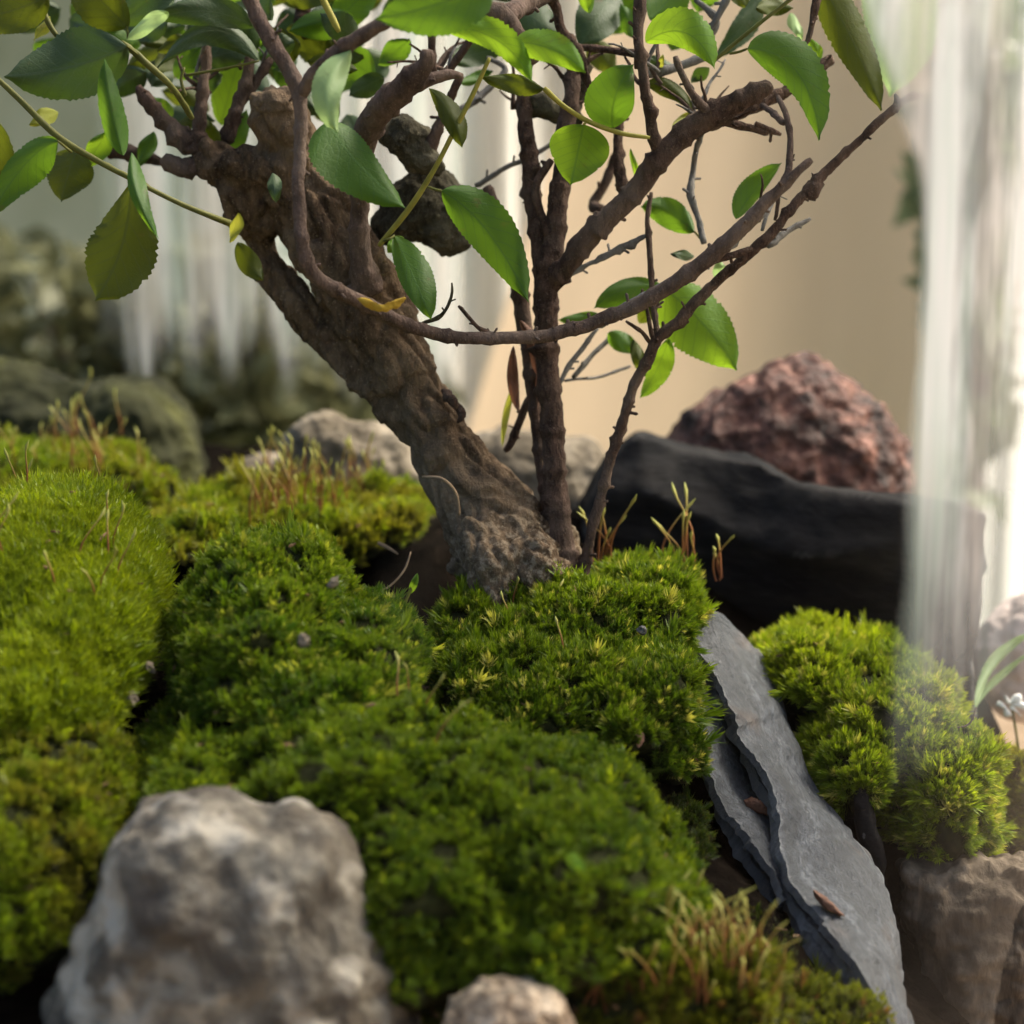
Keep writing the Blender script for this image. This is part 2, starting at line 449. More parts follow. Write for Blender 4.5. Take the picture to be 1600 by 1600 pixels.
def plant_mat(name, a, b):
    m = N(name); nz = m.noise(25, 3)
    c = m.mix(m.ramp(nz, [(.35, 0), (.65, 1)]), a, b)
    p = m.princ(c, .5); t = m.n('BsdfTranslucent'); m.l(c, t.inputs[0])
    x = m.n('MixShader'); x.inputs[0].default_value = .35
    m.l(p.outputs[0], x.inputs[1]); m.l(t.outputs[0], x.inputs[2]); return m.done(x)
M_SHR = plant_mat('shrub_leaves', (.10, .105, .045), (.26, .25, .12))
M_SHR2 = plant_mat('shrub_leaves_pale', (.14, .19, .09), (.3, .36, .2))
def shrub(label, cpx, cpy, d, r, n, size, mat, seed):
    c = P(cpx, cpy, d); e = empty('shrub', (c.x, c.y, -.10))
    tag(e, label, 'shrub', None)
    leaf_cloud('foliage', c, r, n, size, mat, e, seed)
    vs, fs = [], []
    for k in range(5):
        rr = random.Random(seed*9+k); a = Vector((c.x+rr.uniform(-.1, .1)*r[0], c.y, -.10)); b = c+Vector((rr.uniform(-.7, .7)*r[0], rr.uniform(-.5, .5)*r[1], rr.uniform(0, .6)*r[2]))
        n0 = len(vs)
        for q, w_ in ((a, .004), ((a+b)/2+Vector((.01, 0, 0)), .003), (b, .0015)):
            for j in range(6): vs.append(q+Vector((math.cos(j*1.047)*w_, math.sin(j*1.047)*w_, 0)))
        for i in range(2):
            for j in range(6): fs.append((n0+i*6+j, n0+i*6+(j+1) % 6, n0+i*6+6+(j+1) % 6, n0+i*6+6+j))
    link('stem', mesh('stem', vs, fs), M_BRANCH, e)
shrub('dull green bush blurred at the far left behind the glass', 190, 560, 1.12, (.11, .06, .058), 1500, .011, M_SHR, 11)
shrub('dark bush low behind the left moss, beneath the curtain', 480, 640, 1.12, (.08, .05, .022), 700, .008, M_SHR, 12)
shrub('pale green potted foliage blurred at the upper right', 1530, 330, 1.10, (.022, .05, .12), 420, .015, M_SHR2, 13)

# ------------------------------------------------------------------ glass jar
JC, JR = (-.085, .581), .22
def build_glass():
    def base(m):
        fr = m.n('Fresnel'); ge = m.n('NewGeometry')
        m.l(m.math('ADD', m.math('MULTIPLY', ge.outputs['Backfacing'], 1/1.07-1.07), 1.07), fr.inputs['IOR'])   # same reflectance from either side
        gl = m.n('BsdfGlossy'); gl.inputs['Roughness'].default_value = .04; gl.inputs['Color'].default_value = (1, 1, 1, 1)
        tr = m.n('BsdfTransparent'); tr.inputs[0].default_value = (.99, .995, .99, 1)
        a = m.n('MixShader'); m.l(fr.outputs[0], a.inputs[0]); m.l(tr.outputs[0], a.inputs[1]); m.l(gl.outputs[0], a.inputs[2])
        return a
    mi = N('jar_glass_inner'); ti = mi.n('BsdfTransparent'); ti.inputs[0].default_value = (.985, .995, .99, 1); mat_i = mi.done(ti)
    m = N('jar_glass_outer'); a = base(m)
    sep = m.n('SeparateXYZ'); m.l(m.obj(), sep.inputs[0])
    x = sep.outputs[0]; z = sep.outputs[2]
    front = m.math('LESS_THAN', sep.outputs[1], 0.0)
    # pale surroundings reflected in the glass, painted as streaks right of a wavering line
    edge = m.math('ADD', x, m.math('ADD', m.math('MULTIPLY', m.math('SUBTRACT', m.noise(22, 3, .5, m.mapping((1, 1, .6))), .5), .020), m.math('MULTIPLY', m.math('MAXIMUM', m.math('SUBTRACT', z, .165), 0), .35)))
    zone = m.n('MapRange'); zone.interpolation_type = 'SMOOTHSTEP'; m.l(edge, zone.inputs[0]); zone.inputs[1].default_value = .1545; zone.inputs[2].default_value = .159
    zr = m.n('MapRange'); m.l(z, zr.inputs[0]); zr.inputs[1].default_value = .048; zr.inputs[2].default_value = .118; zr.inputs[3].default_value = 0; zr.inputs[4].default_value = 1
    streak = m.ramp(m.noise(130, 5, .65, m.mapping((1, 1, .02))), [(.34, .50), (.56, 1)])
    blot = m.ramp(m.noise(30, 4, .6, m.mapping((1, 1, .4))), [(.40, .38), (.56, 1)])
    painted_light = m.math('MULTIPLY', m.math('MULTIPLY', zone.outputs[0], front), m.math('MULTIPLY', m.math('MULTIPLY', streak, blot), zr.outputs[0]))
    # bright background refracted by the back wall, painted as pale patchy streaks
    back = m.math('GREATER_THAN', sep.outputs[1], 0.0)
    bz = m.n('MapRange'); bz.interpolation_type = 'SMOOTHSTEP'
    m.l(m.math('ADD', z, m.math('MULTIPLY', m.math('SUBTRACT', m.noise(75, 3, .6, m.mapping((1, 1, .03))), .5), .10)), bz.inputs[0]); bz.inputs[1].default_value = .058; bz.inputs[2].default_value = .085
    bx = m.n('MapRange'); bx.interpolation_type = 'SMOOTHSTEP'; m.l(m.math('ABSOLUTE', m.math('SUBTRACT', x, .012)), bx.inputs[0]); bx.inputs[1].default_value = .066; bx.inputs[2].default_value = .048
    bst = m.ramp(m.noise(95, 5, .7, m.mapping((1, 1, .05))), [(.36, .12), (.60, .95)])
    painted_refr = m.math('MULTIPLY', m.math('MULTIPLY', back, bst), m.math('MULTIPLY', bz.outputs[0], bx.outputs[0]))
    painted_refl = m.math('MULTIPLY', m.ramp(m.noise(34, 3, .6, m.mapping((1, 1, .35))), [(.60, 0), (.80, .012)]), front)  # faint reflections on the front glass, painted as soft pale patches
    painted_light = m.math('MAXIMUM', m.math('MAXIMUM', m.math('MULTIPLY', painted_light, .97), m.math('MULTIPLY', painted_refr, .8)), painted_refl)
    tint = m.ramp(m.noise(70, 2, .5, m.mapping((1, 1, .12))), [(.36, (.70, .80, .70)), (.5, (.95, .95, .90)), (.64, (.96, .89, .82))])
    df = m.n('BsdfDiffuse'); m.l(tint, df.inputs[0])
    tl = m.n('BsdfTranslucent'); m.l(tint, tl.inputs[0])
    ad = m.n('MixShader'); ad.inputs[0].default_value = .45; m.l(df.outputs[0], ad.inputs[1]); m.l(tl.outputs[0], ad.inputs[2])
    b = m.n('MixShader'); m.l(painted_light, b.inputs[0]); m.l(a.outputs[0], b.inputs[1]); m.l(ad.outputs[0], b.inputs[2])
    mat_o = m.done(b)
    prof = [(0, -.0555), (JR-.012, -.0555), (JR-.003, -.052), (JR, -.044), (JR, .12), (JR, .30), (JR-.001, .345), (JR-.003, .352), (JR-.005, .345),
            (JR-.0045, .30), (JR-.0045, .12), (JR-.0045, -.040), (JR-.012, -.048), (0, -.050)]
    seg = 200; vs = []; fs = []
    for (r, z_) in prof:
        for k in range(seg):
            a_ = 2*math.pi*k/seg; vs.append((r*math.cos(a_), r*math.sin(a_), z_))
    for i in range(len(prof)-1):
        for k in range(seg):
            p = i*seg+k; q = i*seg+(k+1) % seg; fs.append((p, q, q+seg, p+seg))
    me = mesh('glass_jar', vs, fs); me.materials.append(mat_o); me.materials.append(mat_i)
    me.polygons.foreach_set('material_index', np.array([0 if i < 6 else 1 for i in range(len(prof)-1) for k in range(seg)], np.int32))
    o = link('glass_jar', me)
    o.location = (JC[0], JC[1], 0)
    tag(o, 'clear round glass jar around the miniature garden, painted reflections in milky streaks down its right side', 'glass jar')
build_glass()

# ------------------------------------------------------------------ soil (heightfield through control points)
soil_pts = [(-200, 1000, .52), (100, 800, .60), (230, 1010, .52), (190, 1130, .485), (60, 1180, .47), (300, 900, .58), (610, 1050, .590), (640, 1080, .575), (560, 1060, .60), (680, 1040, .60), (690, 1020, .565), (560, 1040, .575),
            (820, 960, .575), (700, 1120, .515), (640, 1080, .52), (900, 1180, .50), (1050, 1300, .49), (1150, 1400, .475), (1200, 1100, .56), (1300, 1350, .52), (1400, 1560, .49),
            (1000, 900, .60), (1150, 1010, .60), (1400, 1000, .63), (1560, 1150, .62), (700, 800, .66), (400, 800, .68), (100, 740, .72), (900, 800, .66), (1200, 850, .72),
            (700, 1500, .45), (300, 1500, .44), (0, 1500, .44), (1000, 1560, .45), (1300, 1600, .455), (1600, 1760, .52), (1600, 1520, .56), (1450, 1520, .53), (800, 1620, .43), (400, 1300, .465), (800, 1350, .47), (200, 1250, .46)]
SX = np.array([[P(*p).x, P(*p).y, P(*p).z-.006] for p in soil_pts])
def soil_z(x, y):
    d2 = (SX[:, 0]-x)**2+(SX[:, 1]-y)**2
    w_ = 1/(d2+2e-4)**2
    return float((w_*SX[:, 2]).sum()/w_.sum())
def build_soil():
    nr, na = 70, 220; vs = []; fs = []
    R = JR-.006
    for i in range(nr+1):
        for k in range(na):
            r = R*i/nr; a = 2*math.pi*k/na
            x = JC[0]+r*math.cos(a); y = JC[1]+r*math.sin(a)
            z = soil_z(x, y)
            q = Vector((x, y, z))
            z += .0016*noise.fractal(q*160, 1, 2, 4)+.0015*noise.noise(q*60)
            vs.append((x, y, z))
    for i in range(nr):
        for k in range(na):
            a = i*na+k; b = i*na+(k+1) % na; fs.append((a, a+na, b+na, b))
    n0 = len(vs)
    for k in range(na): vs.append((vs[nr*na+k][0], vs[nr*na+k][1], -.0495))
    for k in range(na):
        a = nr*na+k; b = nr*na+(k+1) % na; fs.append((a, n0+k, n0+(k+1) % na, b))
    fs.append(tuple(n0+k for k in range(na))[::-1])
    o = link('soil', mesh('soil', vs, fs), M_SOIL); tag(o, kind='structure')
build_soil()

# ------------------------------------------------------------------ moss
def tuft(kind, seed):
    rr = random.Random(seed); vs = []; fs = []; hs = []
    def blade(base, dirv, L, W, curl, seg=3):
        d = Vector(dirv).normalized(); side = d.cross(Vector((0, 0, 1)))
        if side.length < .05: side = Vector((1, 0, 0))
        side.normalize(); up = side.cross(d)
        if up.z < 0: up = -up
        n0 = len(vs)
        for i in range(seg+1):
            t = i/seg
            c = Vector(base)+d*L*t+up*(curl*L*t*t)
            wd = W*math.sin(math.pi*min(1, .18+.82*t))**.8 if t < 1 else 0
            if i < seg:
                vs.append(c-side*wd/2); vs.append(c+side*wd/2); hs.extend([c.z, c.z])
            else:
                vs.append(c); hs.append(c.z)
        for i in range(seg-1):
            a = n0+2*i; fs.append((a, a+1, a+3, a+2))
        a = n0+2*(seg-1); fs.append((a, a+1, a+2))
    if kind == 'star':
        H = 1.0
        for wh in range(5):
            z = H*(.15+.18*wh); n = 7
            for k in range(n):
                a = 2*math.pi*(k+rr.random()*.6)/n+wh*.5
                el = .25+.24*wh+rr.uniform(-.15, .15)
                blade((0, 0, z), (math.cos(a)*math.cos(el), math.sin(a)*math.cos(el), math.sin(el)), rr.uniform(.45, .85), .085, rr.uniform(.0, .45))
    elif kind == 'fine':
        for k in range(11):
            a = rr.random()*6.28; r = rr.random()*.32; el = rr.uniform(1.05, 1.5)
            b = rr.random()*6.28
            blade((math.cos(a)*r, math.sin(a)*r, 0), (math.cos(b)*math.cos(el), math.sin(b)*math.cos(el), math.sin(el)), rr.uniform(.8, 1.25), .07, rr.uniform(-.1, .1))
        for k in range(14):
            a = rr.random()*6.28; r = rr.random()*.3; el = rr.uniform(.5, 1.2); b = rr.random()*6.28
            blade((math.cos(a)*r, math.sin(a)*r, rr.uniform(.3, .75)), (math.cos(b)*math.cos(el), math.sin(b)*math.cos(el), math.sin(el)), rr.uniform(.25, .4), .06, .1, 2)
    elif kind == 'leafy':
        for k in range(4):
            a = rr.random()*6.28; r = rr.random()*.3; bx, by = math.cos(a)*r, math.sin(a)*r
            lx, ly = rr.uniform(-.25, .25), rr.uniform(-.25, .25)
            for j in range(9):
                z = .15+.1*j; b = j*2.4+rr.random(); el = rr.uniform(.5, 1.1)
                blade((bx+lx*z, by+ly*z, z), (math.cos(b)*math.cos(el), math.sin(b)*math.cos(el), math.sin(el)), rr.uniform(.24, .42), .085, .2, 2)
    me = mesh('tuft_'+kind, vs, fs)
    h = np.array(hs); h = (h-h.min())/(h.max()-h.min())
    at = me.attributes.new('h', 'FLOAT_VECTOR', 'POINT')
    at.data.foreach_set('vector', np.repeat(h, 3))
    me.materials.append(M_MOSS)
    return bpy.data.objects.new('tuft_'+kind+str(seed), me)
TUFTS = [tuft('star', 1), tuft('star', 2), tuft('star', 3), tuft('fine', 4), tuft('fine', 5), tuft('leafy', 6), tuft('leafy', 7), tuft('leafy', 8)]
def moss_nodes():
    ng = bpy.data.node_groups.new('moss_scatter', 'GeometryNodeTree')
    ng.interface.new_socket('Geometry', in_out='INPUT', socket_type='NodeSocketGeometry')
    ng.interface.new_socket('Geometry', in_out='OUTPUT', socket_type='NodeSocketGeometry')
    gi = ng.nodes.new('NodeGroupInput'); go = ng.nodes.new('NodeGroupOutput')
    mp = ng.nodes.new('GeometryNodeMeshToPoints'); ng.links.new(gi.outputs[0], mp.inputs[0])
    gt = ng.nodes.new('GeometryNodeGeometryToInstance')
    for t in reversed(TUFTS):
        oi = ng.nodes.new('GeometryNodeObjectInfo'); oi.inputs['Object'].default_value = t
        ng.links.new(oi.outputs['Geometry'], gt.inputs[0])
    io = ng.nodes.new('GeometryNodeInstanceOnPoints')
    ng.links.new(mp.outputs[0], io.inputs['Points']); ng.links.new(gt.outputs[0], io.inputs['Instance'])
    io.inputs['Pick Instance'].default_value = True
    def na(nm, ty):
        a = ng.nodes.new('GeometryNodeInputNamedAttribute'); a.data_type = ty; a.inputs['Name'].default_value = nm
        return [s for s in a.outputs if s.enabled][0]
    ng.links.new(na('kindi', 'INT'), io.inputs['Instance Index'])
    er = ng.nodes.new('FunctionNodeEulerToRotation'); ng.links.new(na('rot', 'FLOAT_VECTOR'), er.inputs[0])
    ng.links.new(er.outputs[0], io.inputs['Rotation'])
    ng.links.new(na('scl', 'FLOAT_VECTOR'), io.inputs['Scale'])
    ng.links.new(io.outputs[0], go.inputs[0])
    return ng
NG = moss_nodes()
def nz3(p, s, off=0):
    return np.array([noise.noise(Vector((q[0]*s+off, q[1]*s, q[2]*s))) for q in p])

def cushion(lumps, label, mix, dens, size, colA, colB, colC=None, seed=0, up=.45, voxel=.0022, rough=.0022, group=None, stalks=None, lean=(0, 0, 0)):
    """lumps: (px,py,d,rx_px,ry_px,depth_m)   mix: [(tuft index list, weight)]"""
    fine_ = mix[0][0][0] == 3
    size *= (.9 if fine_ else .64); dens *= (1.6 if fine_ else 2.5)
    if not fine_: mix = mix+[(FINE, .22*sum(m_[1] for m_ in mix))]
    rg = np.random.default_rng(seed+100)
    bm = bmesh.new()
    for (px, py, d, rx, ry, rd) in lumps:
        rx -= 14; ry -= 15; rd -= .003
        c = P(px, py, d)
        M = Matrix.Translation(c) @ Matrix.Diagonal((rx*d/KPX, rd, ry*d/KPX, 1))
        bmesh.ops.create_icosphere(bm, subdivisions=4, radius=1, matrix=M)
    me = bpy.data.meshes.new('m'); bm.to_mesh(me); bm.free()
    me = remeshed('mound', me, voxel, 5)
    co = vcos(me); no = vnors(me)
    d = nz3(co, 42, seed)*rough*2.0+nz3(co, 110, seed+5)*rough*1.7+nz3(co, 260, seed)*rough*.5
    co = co+no*d[:, None]; setco(me, co)
    lo = co[co[:, 2].argmin()]
    root = empty('moss_cushion', (float(co[:, 0].mean()), float(co[:, 1].mean()), float(lo[2])))
    tag(root, label, 'moss cushion', group)
    link('mound', me, M_MOUND, root)
    # scatter
    me.calc_loop_triangles()
    tri = np.empty(len(me.loop_triangles)*3, np.int32); me.loop_triangles.foreach_get('vertices', tri); tri = tri.reshape(-1, 3)
    a, b, c = co[tri[:, 0]], co[tri[:, 1]], co[tri[:, 2]]
    cr = np.cross(b-a, c-a); ar = np.linalg.norm(cr, axis=1)/2; tn = cr/(2*ar[:, None]+1e-20)
    cen = (a+b+c)/3
    # drop faces pointing down or sunk in the soil
    ok = tn[:, 2] > -.35
    ar2 = ar*ok
    n = int(ar2.sum()*dens)
    idx = rg.choice(len(tri), n, p=ar2/ar2.sum())
    r1 = np.sqrt(rg.random(n)); r2 = rg.random(n)
    p = (1-r1)[:, None]*a[idx]+(r1*(1-r2))[:, None]*b[idx]+(r1*r2)[:, None]*c[idx]
    nn_ = tn[idx]*(1-up)+np.array([0, 0, up])+np.array(lean)+rg.normal(size=(n, 3))*(.16 if fine_ else .26)
    nn_ /= np.linalg.norm(nn_, axis=1)[:, None]
    ht = (p[:, 2]-np.percentile(p[:, 2], 50))/(np.ptp(p[:, 2])+1e-6)
    g = nz3(p, 70, seed+9); g2 = nz3(p, 190, seed+3); g3 = nz3(p, 420, seed+7)
    keep = (g2+.5*g3 > (-.8 if fine_ else -.30))
    s = size*(1+(.3 if fine_ else .6)*g2+(.3 if fine_ else .4)*g3)*rg.uniform(.75, 1.25, n)
    s = np.where(rg.random(n) < .035, s*1.7, s)
    # rotation matrices
    t = rg.normal(size=(n, 3)); xx = np.cross(t, nn_); xx /= np.linalg.norm(xx, axis=1)[:, None]; yy = np.cross(nn_, xx)
    R20, R21, R22, R10, R00 = xx[:, 2], yy[:, 2], nn_[:, 2], xx[:, 1], xx[:, 0]
    eu = np.stack([np.arctan2(R21, R22), np.arcsin(np.clip(-R20, -1, 1)), np.arctan2(R10, R00)], 1)
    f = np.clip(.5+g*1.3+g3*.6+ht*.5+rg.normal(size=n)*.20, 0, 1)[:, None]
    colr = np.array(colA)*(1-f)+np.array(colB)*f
    if colC is not None:
        e = (rg.random(n) < .05+.18*np.clip(g2, 0, 1))[:, None]
        colr = np.where(e, np.array(colC), colr)
    colr = colr*rg.uniform(.75, 1.25, n)[:, None]
    wts = np.array([m_[1] for m_ in mix]); ch = rg.choice(len(mix), n, p=wts/wts.sum())
    ki = np.array([rg.choice(mix[k][0]) for k in ch])
    pm = bpy.data.meshes.new('fronds'); k = keep
    pm.vertices.add(int(k.sum())); pm.vertices.foreach_set('co', (p[k]-nn_[k]*s[k][:, None]*.15).astype(np.float32).ravel())
    def att(nm, ty, arr, key): 
        x = pm.attributes.new(nm, ty, 'POINT'); x.data.foreach_set(key, arr.ravel())
    att('rot', 'FLOAT_VECTOR', eu[k].astype(np.float32), 'vector')
    att('scl', 'FLOAT_VECTOR', np.repeat(s[k][:, None], 3, 1).astype(np.float32), 'vector')
    att('kindi', 'INT', ki[k].astype(np.int32), 'value')
    att('mcol', 'FLOAT_COLOR', np.concatenate([colr[k], np.ones((int(k.sum()), 1))], 1).astype(np.float32), 'color')
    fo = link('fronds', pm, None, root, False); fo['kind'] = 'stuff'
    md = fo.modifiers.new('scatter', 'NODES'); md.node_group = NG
    # dry bits lying on the moss
    vis = np.where(tn[idx][:, 2] > .15)[0]
    if len(vis) > 50:
        vs, fs = [], []
        for q in rg.choice(vis, 26):
            c_ = Vector(p[q])+Vector(nn_[q])*float(s[q])*.85; L_ = rg.uniform(.0006, .0019); a_ = rg.uniform(0, 6.28)
            u_ = Vector((math.cos(a_), math.sin(a_), rg.uniform(-.4, .4)))*L_; v_ = Vector((-math.sin(a_), math.cos(a_), rg.uniform(-.3, .3)))*L_*rg.uniform(.12, .45); h_ = Vector((0, 0, .00018)); n0 = len(vs)
            for hh_ in (-h_, h_): vs += [c_-u_+hh_, c_-v_+hh_, c_+u_*.9+hh_*1.4, c_+v_*1.1+hh_]
            fs += [(n0+3, n0+2, n0+1, n0), (n0+4, n0+5, n0+6, n0+7)]+[(n0+j, n0+(j+1) % 4, n0+4+(j+1) % 4, n0+4+j) for j in range(4)]
        db = link('debris', mesh('debris', vs, fs), M_DEBRIS, root, False); db['kind'] = 'stuff'
    if stalks:
        for (px0, px1, cnt, hmin, hmax, bend) in stalks:
            sub = cen[(cen[:, 2] > np.percentile(cen[:, 2], 30)) & ok]
            X0 = P(px0, 800, lumps[0][2]).x; X1 = P(px1, 800, lumps[0][2]).x
            sub = sub[(sub[:, 0] > X0) & (sub[:, 0] < X1)]
            if len(sub) == 0: continue
            top = sub[sub[:, 2] > np.percentile(sub[:, 2], 40)]
            for q in top[rg.choice(len(top), cnt)]:
                stalk(Vector(q), rg.uniform(hmin, hmax), bend, root, rg)
    return root
def stalk(q, h, bend, parent, rg, r=.00024):
    dx, dy = rg.normal(0, bend), rg.normal(0, bend); cx = rg.normal(0, .06)
    vs = []; fs = []; hs = []; seg = 5; n = 9
    for i in range(n+1):
        t = i/n
        c = q+Vector((dx*h*t*t+cx*h*math.sin(t*5), dy*h*t*t, h*t*(1-.15*t*t)-.002))
        rr = r*(1-.2*t)
        if t > .82: rr = r*(.8+.9*math.sin((t-.82)/.18*math.pi))
        if i == n: rr = r*.3
        for k in range(seg):
            a = 6.283*k/seg; vs.append(c+Vector((math.cos(a)*rr, math.sin(a)*rr, 0))); hs.append(t)
    for i in range(n):
        for k in range(seg):
            a = i*seg+k; b = i*seg+(k+1) % seg; fs.append((a, b, b+seg, a+seg))
    me = mesh('stalk', vs, fs); at = me.attributes.new('h', 'FLOAT_VECTOR', 'POINT'); at.data.foreach_set('vector', np.repeat(np.array(hs), 3))
    link('stalk', me, M_STALK, parent)

STAR, FINE, LEAFY = [0, 1, 2], [3, 4], [5, 6, 7]
YG = (.28, .34, .014); MG = (.145, .21, .010); DG = (.060, .112, .006); OL = (.19, .18, .020); PT = (.44, .42, .10); BR = (.12, .075, .03)
K = 1e6
cushion([(70, 905, .515, 175, 135, .048), (150, 975, .503, 105, 140, .045), (70, 1050, .49, 155, 125, .045), (-90, 960, .51, 170, 170, .05), (180, 885, .52, 70, 55, .03)],
        'large smooth yellow-green velvety moss cushion at the left edge', [(FINE, 1)], 2.6*K, .0031, (.135, .19, .006), (.23, .285, .008), None, 1, .55, rough=.0005,
        stalks=[(-20, 240, 16, .010, .020, .12)])
cushion([(420, 955, .505, 125, 110, .04), (560, 1035, .50, 105, 90, .035), (345, 1010, .50, 62, 100, .03), (470, 1060, .49, 170, 85, .04), (310, 1110, .485, 50, 55, .025)],
        'rounded bright moss cushion with starry tufts, left of the dark hollow at the trunk', [(STAR, .45), (LEAFY, .55)], .85*K, .0030, (.06, .12, .006), (.17, .24, .012), (.38, .40, .06), 2, .35)
cushion([(335, 1190, .475, 110, 75, .035), (540, 1190, .465, 165, 100, .04), (745, 1265, .46, 150, 120, .04), (880, 1310, .455, 150, 110, .04), (640, 1340, .45, 170, 130, .04),
         (800, 1430, .445, 190, 120, .035), (970, 1400, .455, 130, 90, .035), (1000, 1390, .46, 60, 65, .03), (650, 1470, .44, 120, 100, .03)],
        'broad deep-green moss carpet sloping down behind the big speckled rock', [(STAR, .35), (LEAFY, .65)], .85*K, .0028, DG, MG, YG, 3, .4,
        stalks=[(560, 700, 5, .010, .017, .2)])
cushion([(745, 985, .545, 75, 55, .025), (865, 1008, .537, 140, 78, .03), (1005, 955, .56, 100, 62, .035), (830, 1080, .525, 140, 75, .035), (980, 1090, .525, 105, 80, .035),
         (1030, 1160, .52, 60, 60, .025), (740, 1040, .53, 60, 60, .02)],
        'moss cushion with pale tufts directly below the foot of the trunk, left of the slate', [(STAR, .75), (LEAFY, .25)], .75*K, .0034, DG, MG, PT, 4, .3,
        stalks=[(780, 900, 6, .008, .014, .25)])
cushion([(1280, 1040, .585, 100, 60, .035), (1375, 1110, .575, 120, 100, .04), (1455, 1230, .56, 95, 120, .035), (1330, 1180, .56, 85, 75, .03), (1480, 1295, .568, 70, 60, .018)],
        'bushy yellow-green moss cushion between the slate slab and the right side of the glass', [(STAR, .8), (LEAFY, .2)], .75*K, .0036, MG, YG, PT, 5, .3)
cushion([(440, 820, .64, 210, 50, .035), (600, 800, .65, 80, 40, .03), (310, 835, .62, 80, 45, .03)],
        'low blurred moss ridge behind the cushions, left of the trunk, with reddish stalks', [(LEAFY, .5), (STAR, .5)], .7*K, .0036, MG, OL, YG, 6, .45,
        stalks=[(400, 570, 95, .008, .024, .12)])
cushion([(80, 745, .68, 180, 50, .035), (225, 770, .67, 45, 32, .02)],
        'blurred olive moss ridge at the far left with tall thin spore stalks', [(LEAFY, .6), (STAR, .4)], .7*K, .0036, OL, MG, YG, 7, .45,
        stalks=[(-10, 250, 40, .008, .018, .12), (80, 210, 9, .022, .034, .08)])
cushion([(50, 1260, .45, 140, 100, .035), (30, 1420, .44, 130, 130, .03), (120, 1310, .45, 85, 85, .03)],
        'blurred moss cushion in the lower left corner, beside the big speckled rock', [(STAR, .6), (LEAFY, .4)], .7*K, .0032, MG, OL, YG, 8, .4)
cushion([(1000, 1560, .442, 240, 105, .018), (1250, 1605, .466, 150, 75, .018), (700, 1610, .435, 120, 60, .02)],
        'out-of-focus moss strip along the bottom, in front of the green carpet', [(LEAFY, .5), (STAR, .5)], .7*K, .0030, (.085, .10, .010), (.15, .17, .012), (.14, .075, .03), 9, .5,
        stalks=[(800, 1180, 190, .009, .019, .22), (1150, 1400, 14, .006, .012, .2)])
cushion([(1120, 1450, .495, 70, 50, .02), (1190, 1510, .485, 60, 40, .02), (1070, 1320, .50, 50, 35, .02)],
        'moss clump with shade painted into its dark colours in the gully between the green carpet and the slate slab', [(LEAFY, .7), (STAR, .3)], .6*K, .0030, (.010, .018, .003), (.025, .045, .005), (.03, .018, .008), 12, .4)  # deep shade of the gully is put into these near-black moss colours
cushion([(1615, 1270, .585, 60, 100, .02)],
        'small moss clump at the right edge, beyond the glass with painted reflection streaks', [(STAR, 1)], .7*K, .0032, MG, OL, YG, 10, .4)

# ------------------------------------------------------------------ rocks
def inflate(name, outline, d, depth, label, mat, cat='rock', centre=None, rough=.0025, nsc=60, seed=0, fac=0, rings=14, group=None, dshift=None, parent=None, sub=3):
    """closed solid whose outline as seen from the front is traced; depth = half thickness in metres"""
    O = catmull([(x, y, 0) for x, y in outline+[outline[0]]], 14)[:-1]
    O = np.array(O)[:, :2]; c = np.array(centre) if centre else O.mean(0)
    n = len(O); vs = []; fs = []
    for i in range(rings+1):
        ph = -math.pi/2+math.pi*i/rings
        s = math.cos(ph); e = math.sin(ph)
        s = max(s, 0)**.7
        for q in O:
            x, y = c+(q-c)*s
            dd = d+e*depth
            # keep real size (unproject everything with the mid distance)
            p = P(x, y, d)+FWD*(e*depth)
            if dshift: p += FWD*dshift*((y-c[1])/200)
            vs.append(p)
    for i in range(rings):
        for k in range(n):
            a = i*n+k; b = i*n+(k+1) % n; fs.append((a, a+n, b+n, b))
    me = mesh('r', vs, fs)
    bm = bmesh.new(); bm.from_mesh(me); bmesh.ops.remove_doubles(bm, verts=bm.verts, dist=1e-5); bm.to_mesh(me); bm.free()
    size = max(np.ptp(O[:, 0]), np.ptp(O[:, 1]))*d/KPX
    me = remeshed(name, me, size/70, 1)
    co = vcos(me); no = vnors(me)
    dsp = np.zeros(len(co))
    for i, q in enumerate(co):
        v = Vector(q)+Vector((seed, 0, 0))
        dsp[i] = noise.noise(v*nsc)*rough+noise.noise(v*nsc*2.6)*rough*.5+noise.noise(v*nsc*7)*rough*.22
        if fac:
            f = noise.voronoi(v*nsc*.8)[0]; dsp[i] += (f[1]-f[0])*fac
    co = co+no*dsp[:, None]
    ctr = co.mean(0); base = (ctr[0], ctr[1], co[:, 2].min())
    co = co-np.array(base); setco(me, co)
    o = link(name, me, mat, parent); o.location = base
    if label: tag(o, label, cat, group)
    return o
inflate('speckled_rock', [(50, 1640), (100, 1520), (140, 1440), (165, 1350), (200, 1275), (255, 1240), (330, 1236), (410, 1265), (470, 1268), (520, 1275), (555, 1320), (575, 1390), (615, 1430), (632, 1500), (640, 1580), (630, 1680), (350, 1760), (60, 1740)],
        .425, .022, 'large cream and grey speckled rock in the front, lower left', M_ROCKS, rough=.0022, nsc=95, seed=3, fac=.0010)
inflate('pebble', [(685, 1620), (705, 1562), (755, 1536), (830, 1536), (880, 1570), (890, 1640), (780, 1680)], .412, .008,
        'small tan pebble at the bottom edge, right of the speckled rock', M_TAN, rough=.0014, nsc=190)
inflate('brown_rock', [(1405, 1345), (1460, 1335), (1560, 1340), (1650, 1350), (1720, 1450), (1720, 1680), (1500, 1700), (1470, 1600), (1440, 1500), (1415, 1420)],
        .541, .013, 'brown rough-grained rock block in the lower right corner', M_BROWNR, rough=.0024, nsc=150, seed=5, fac=.0022)
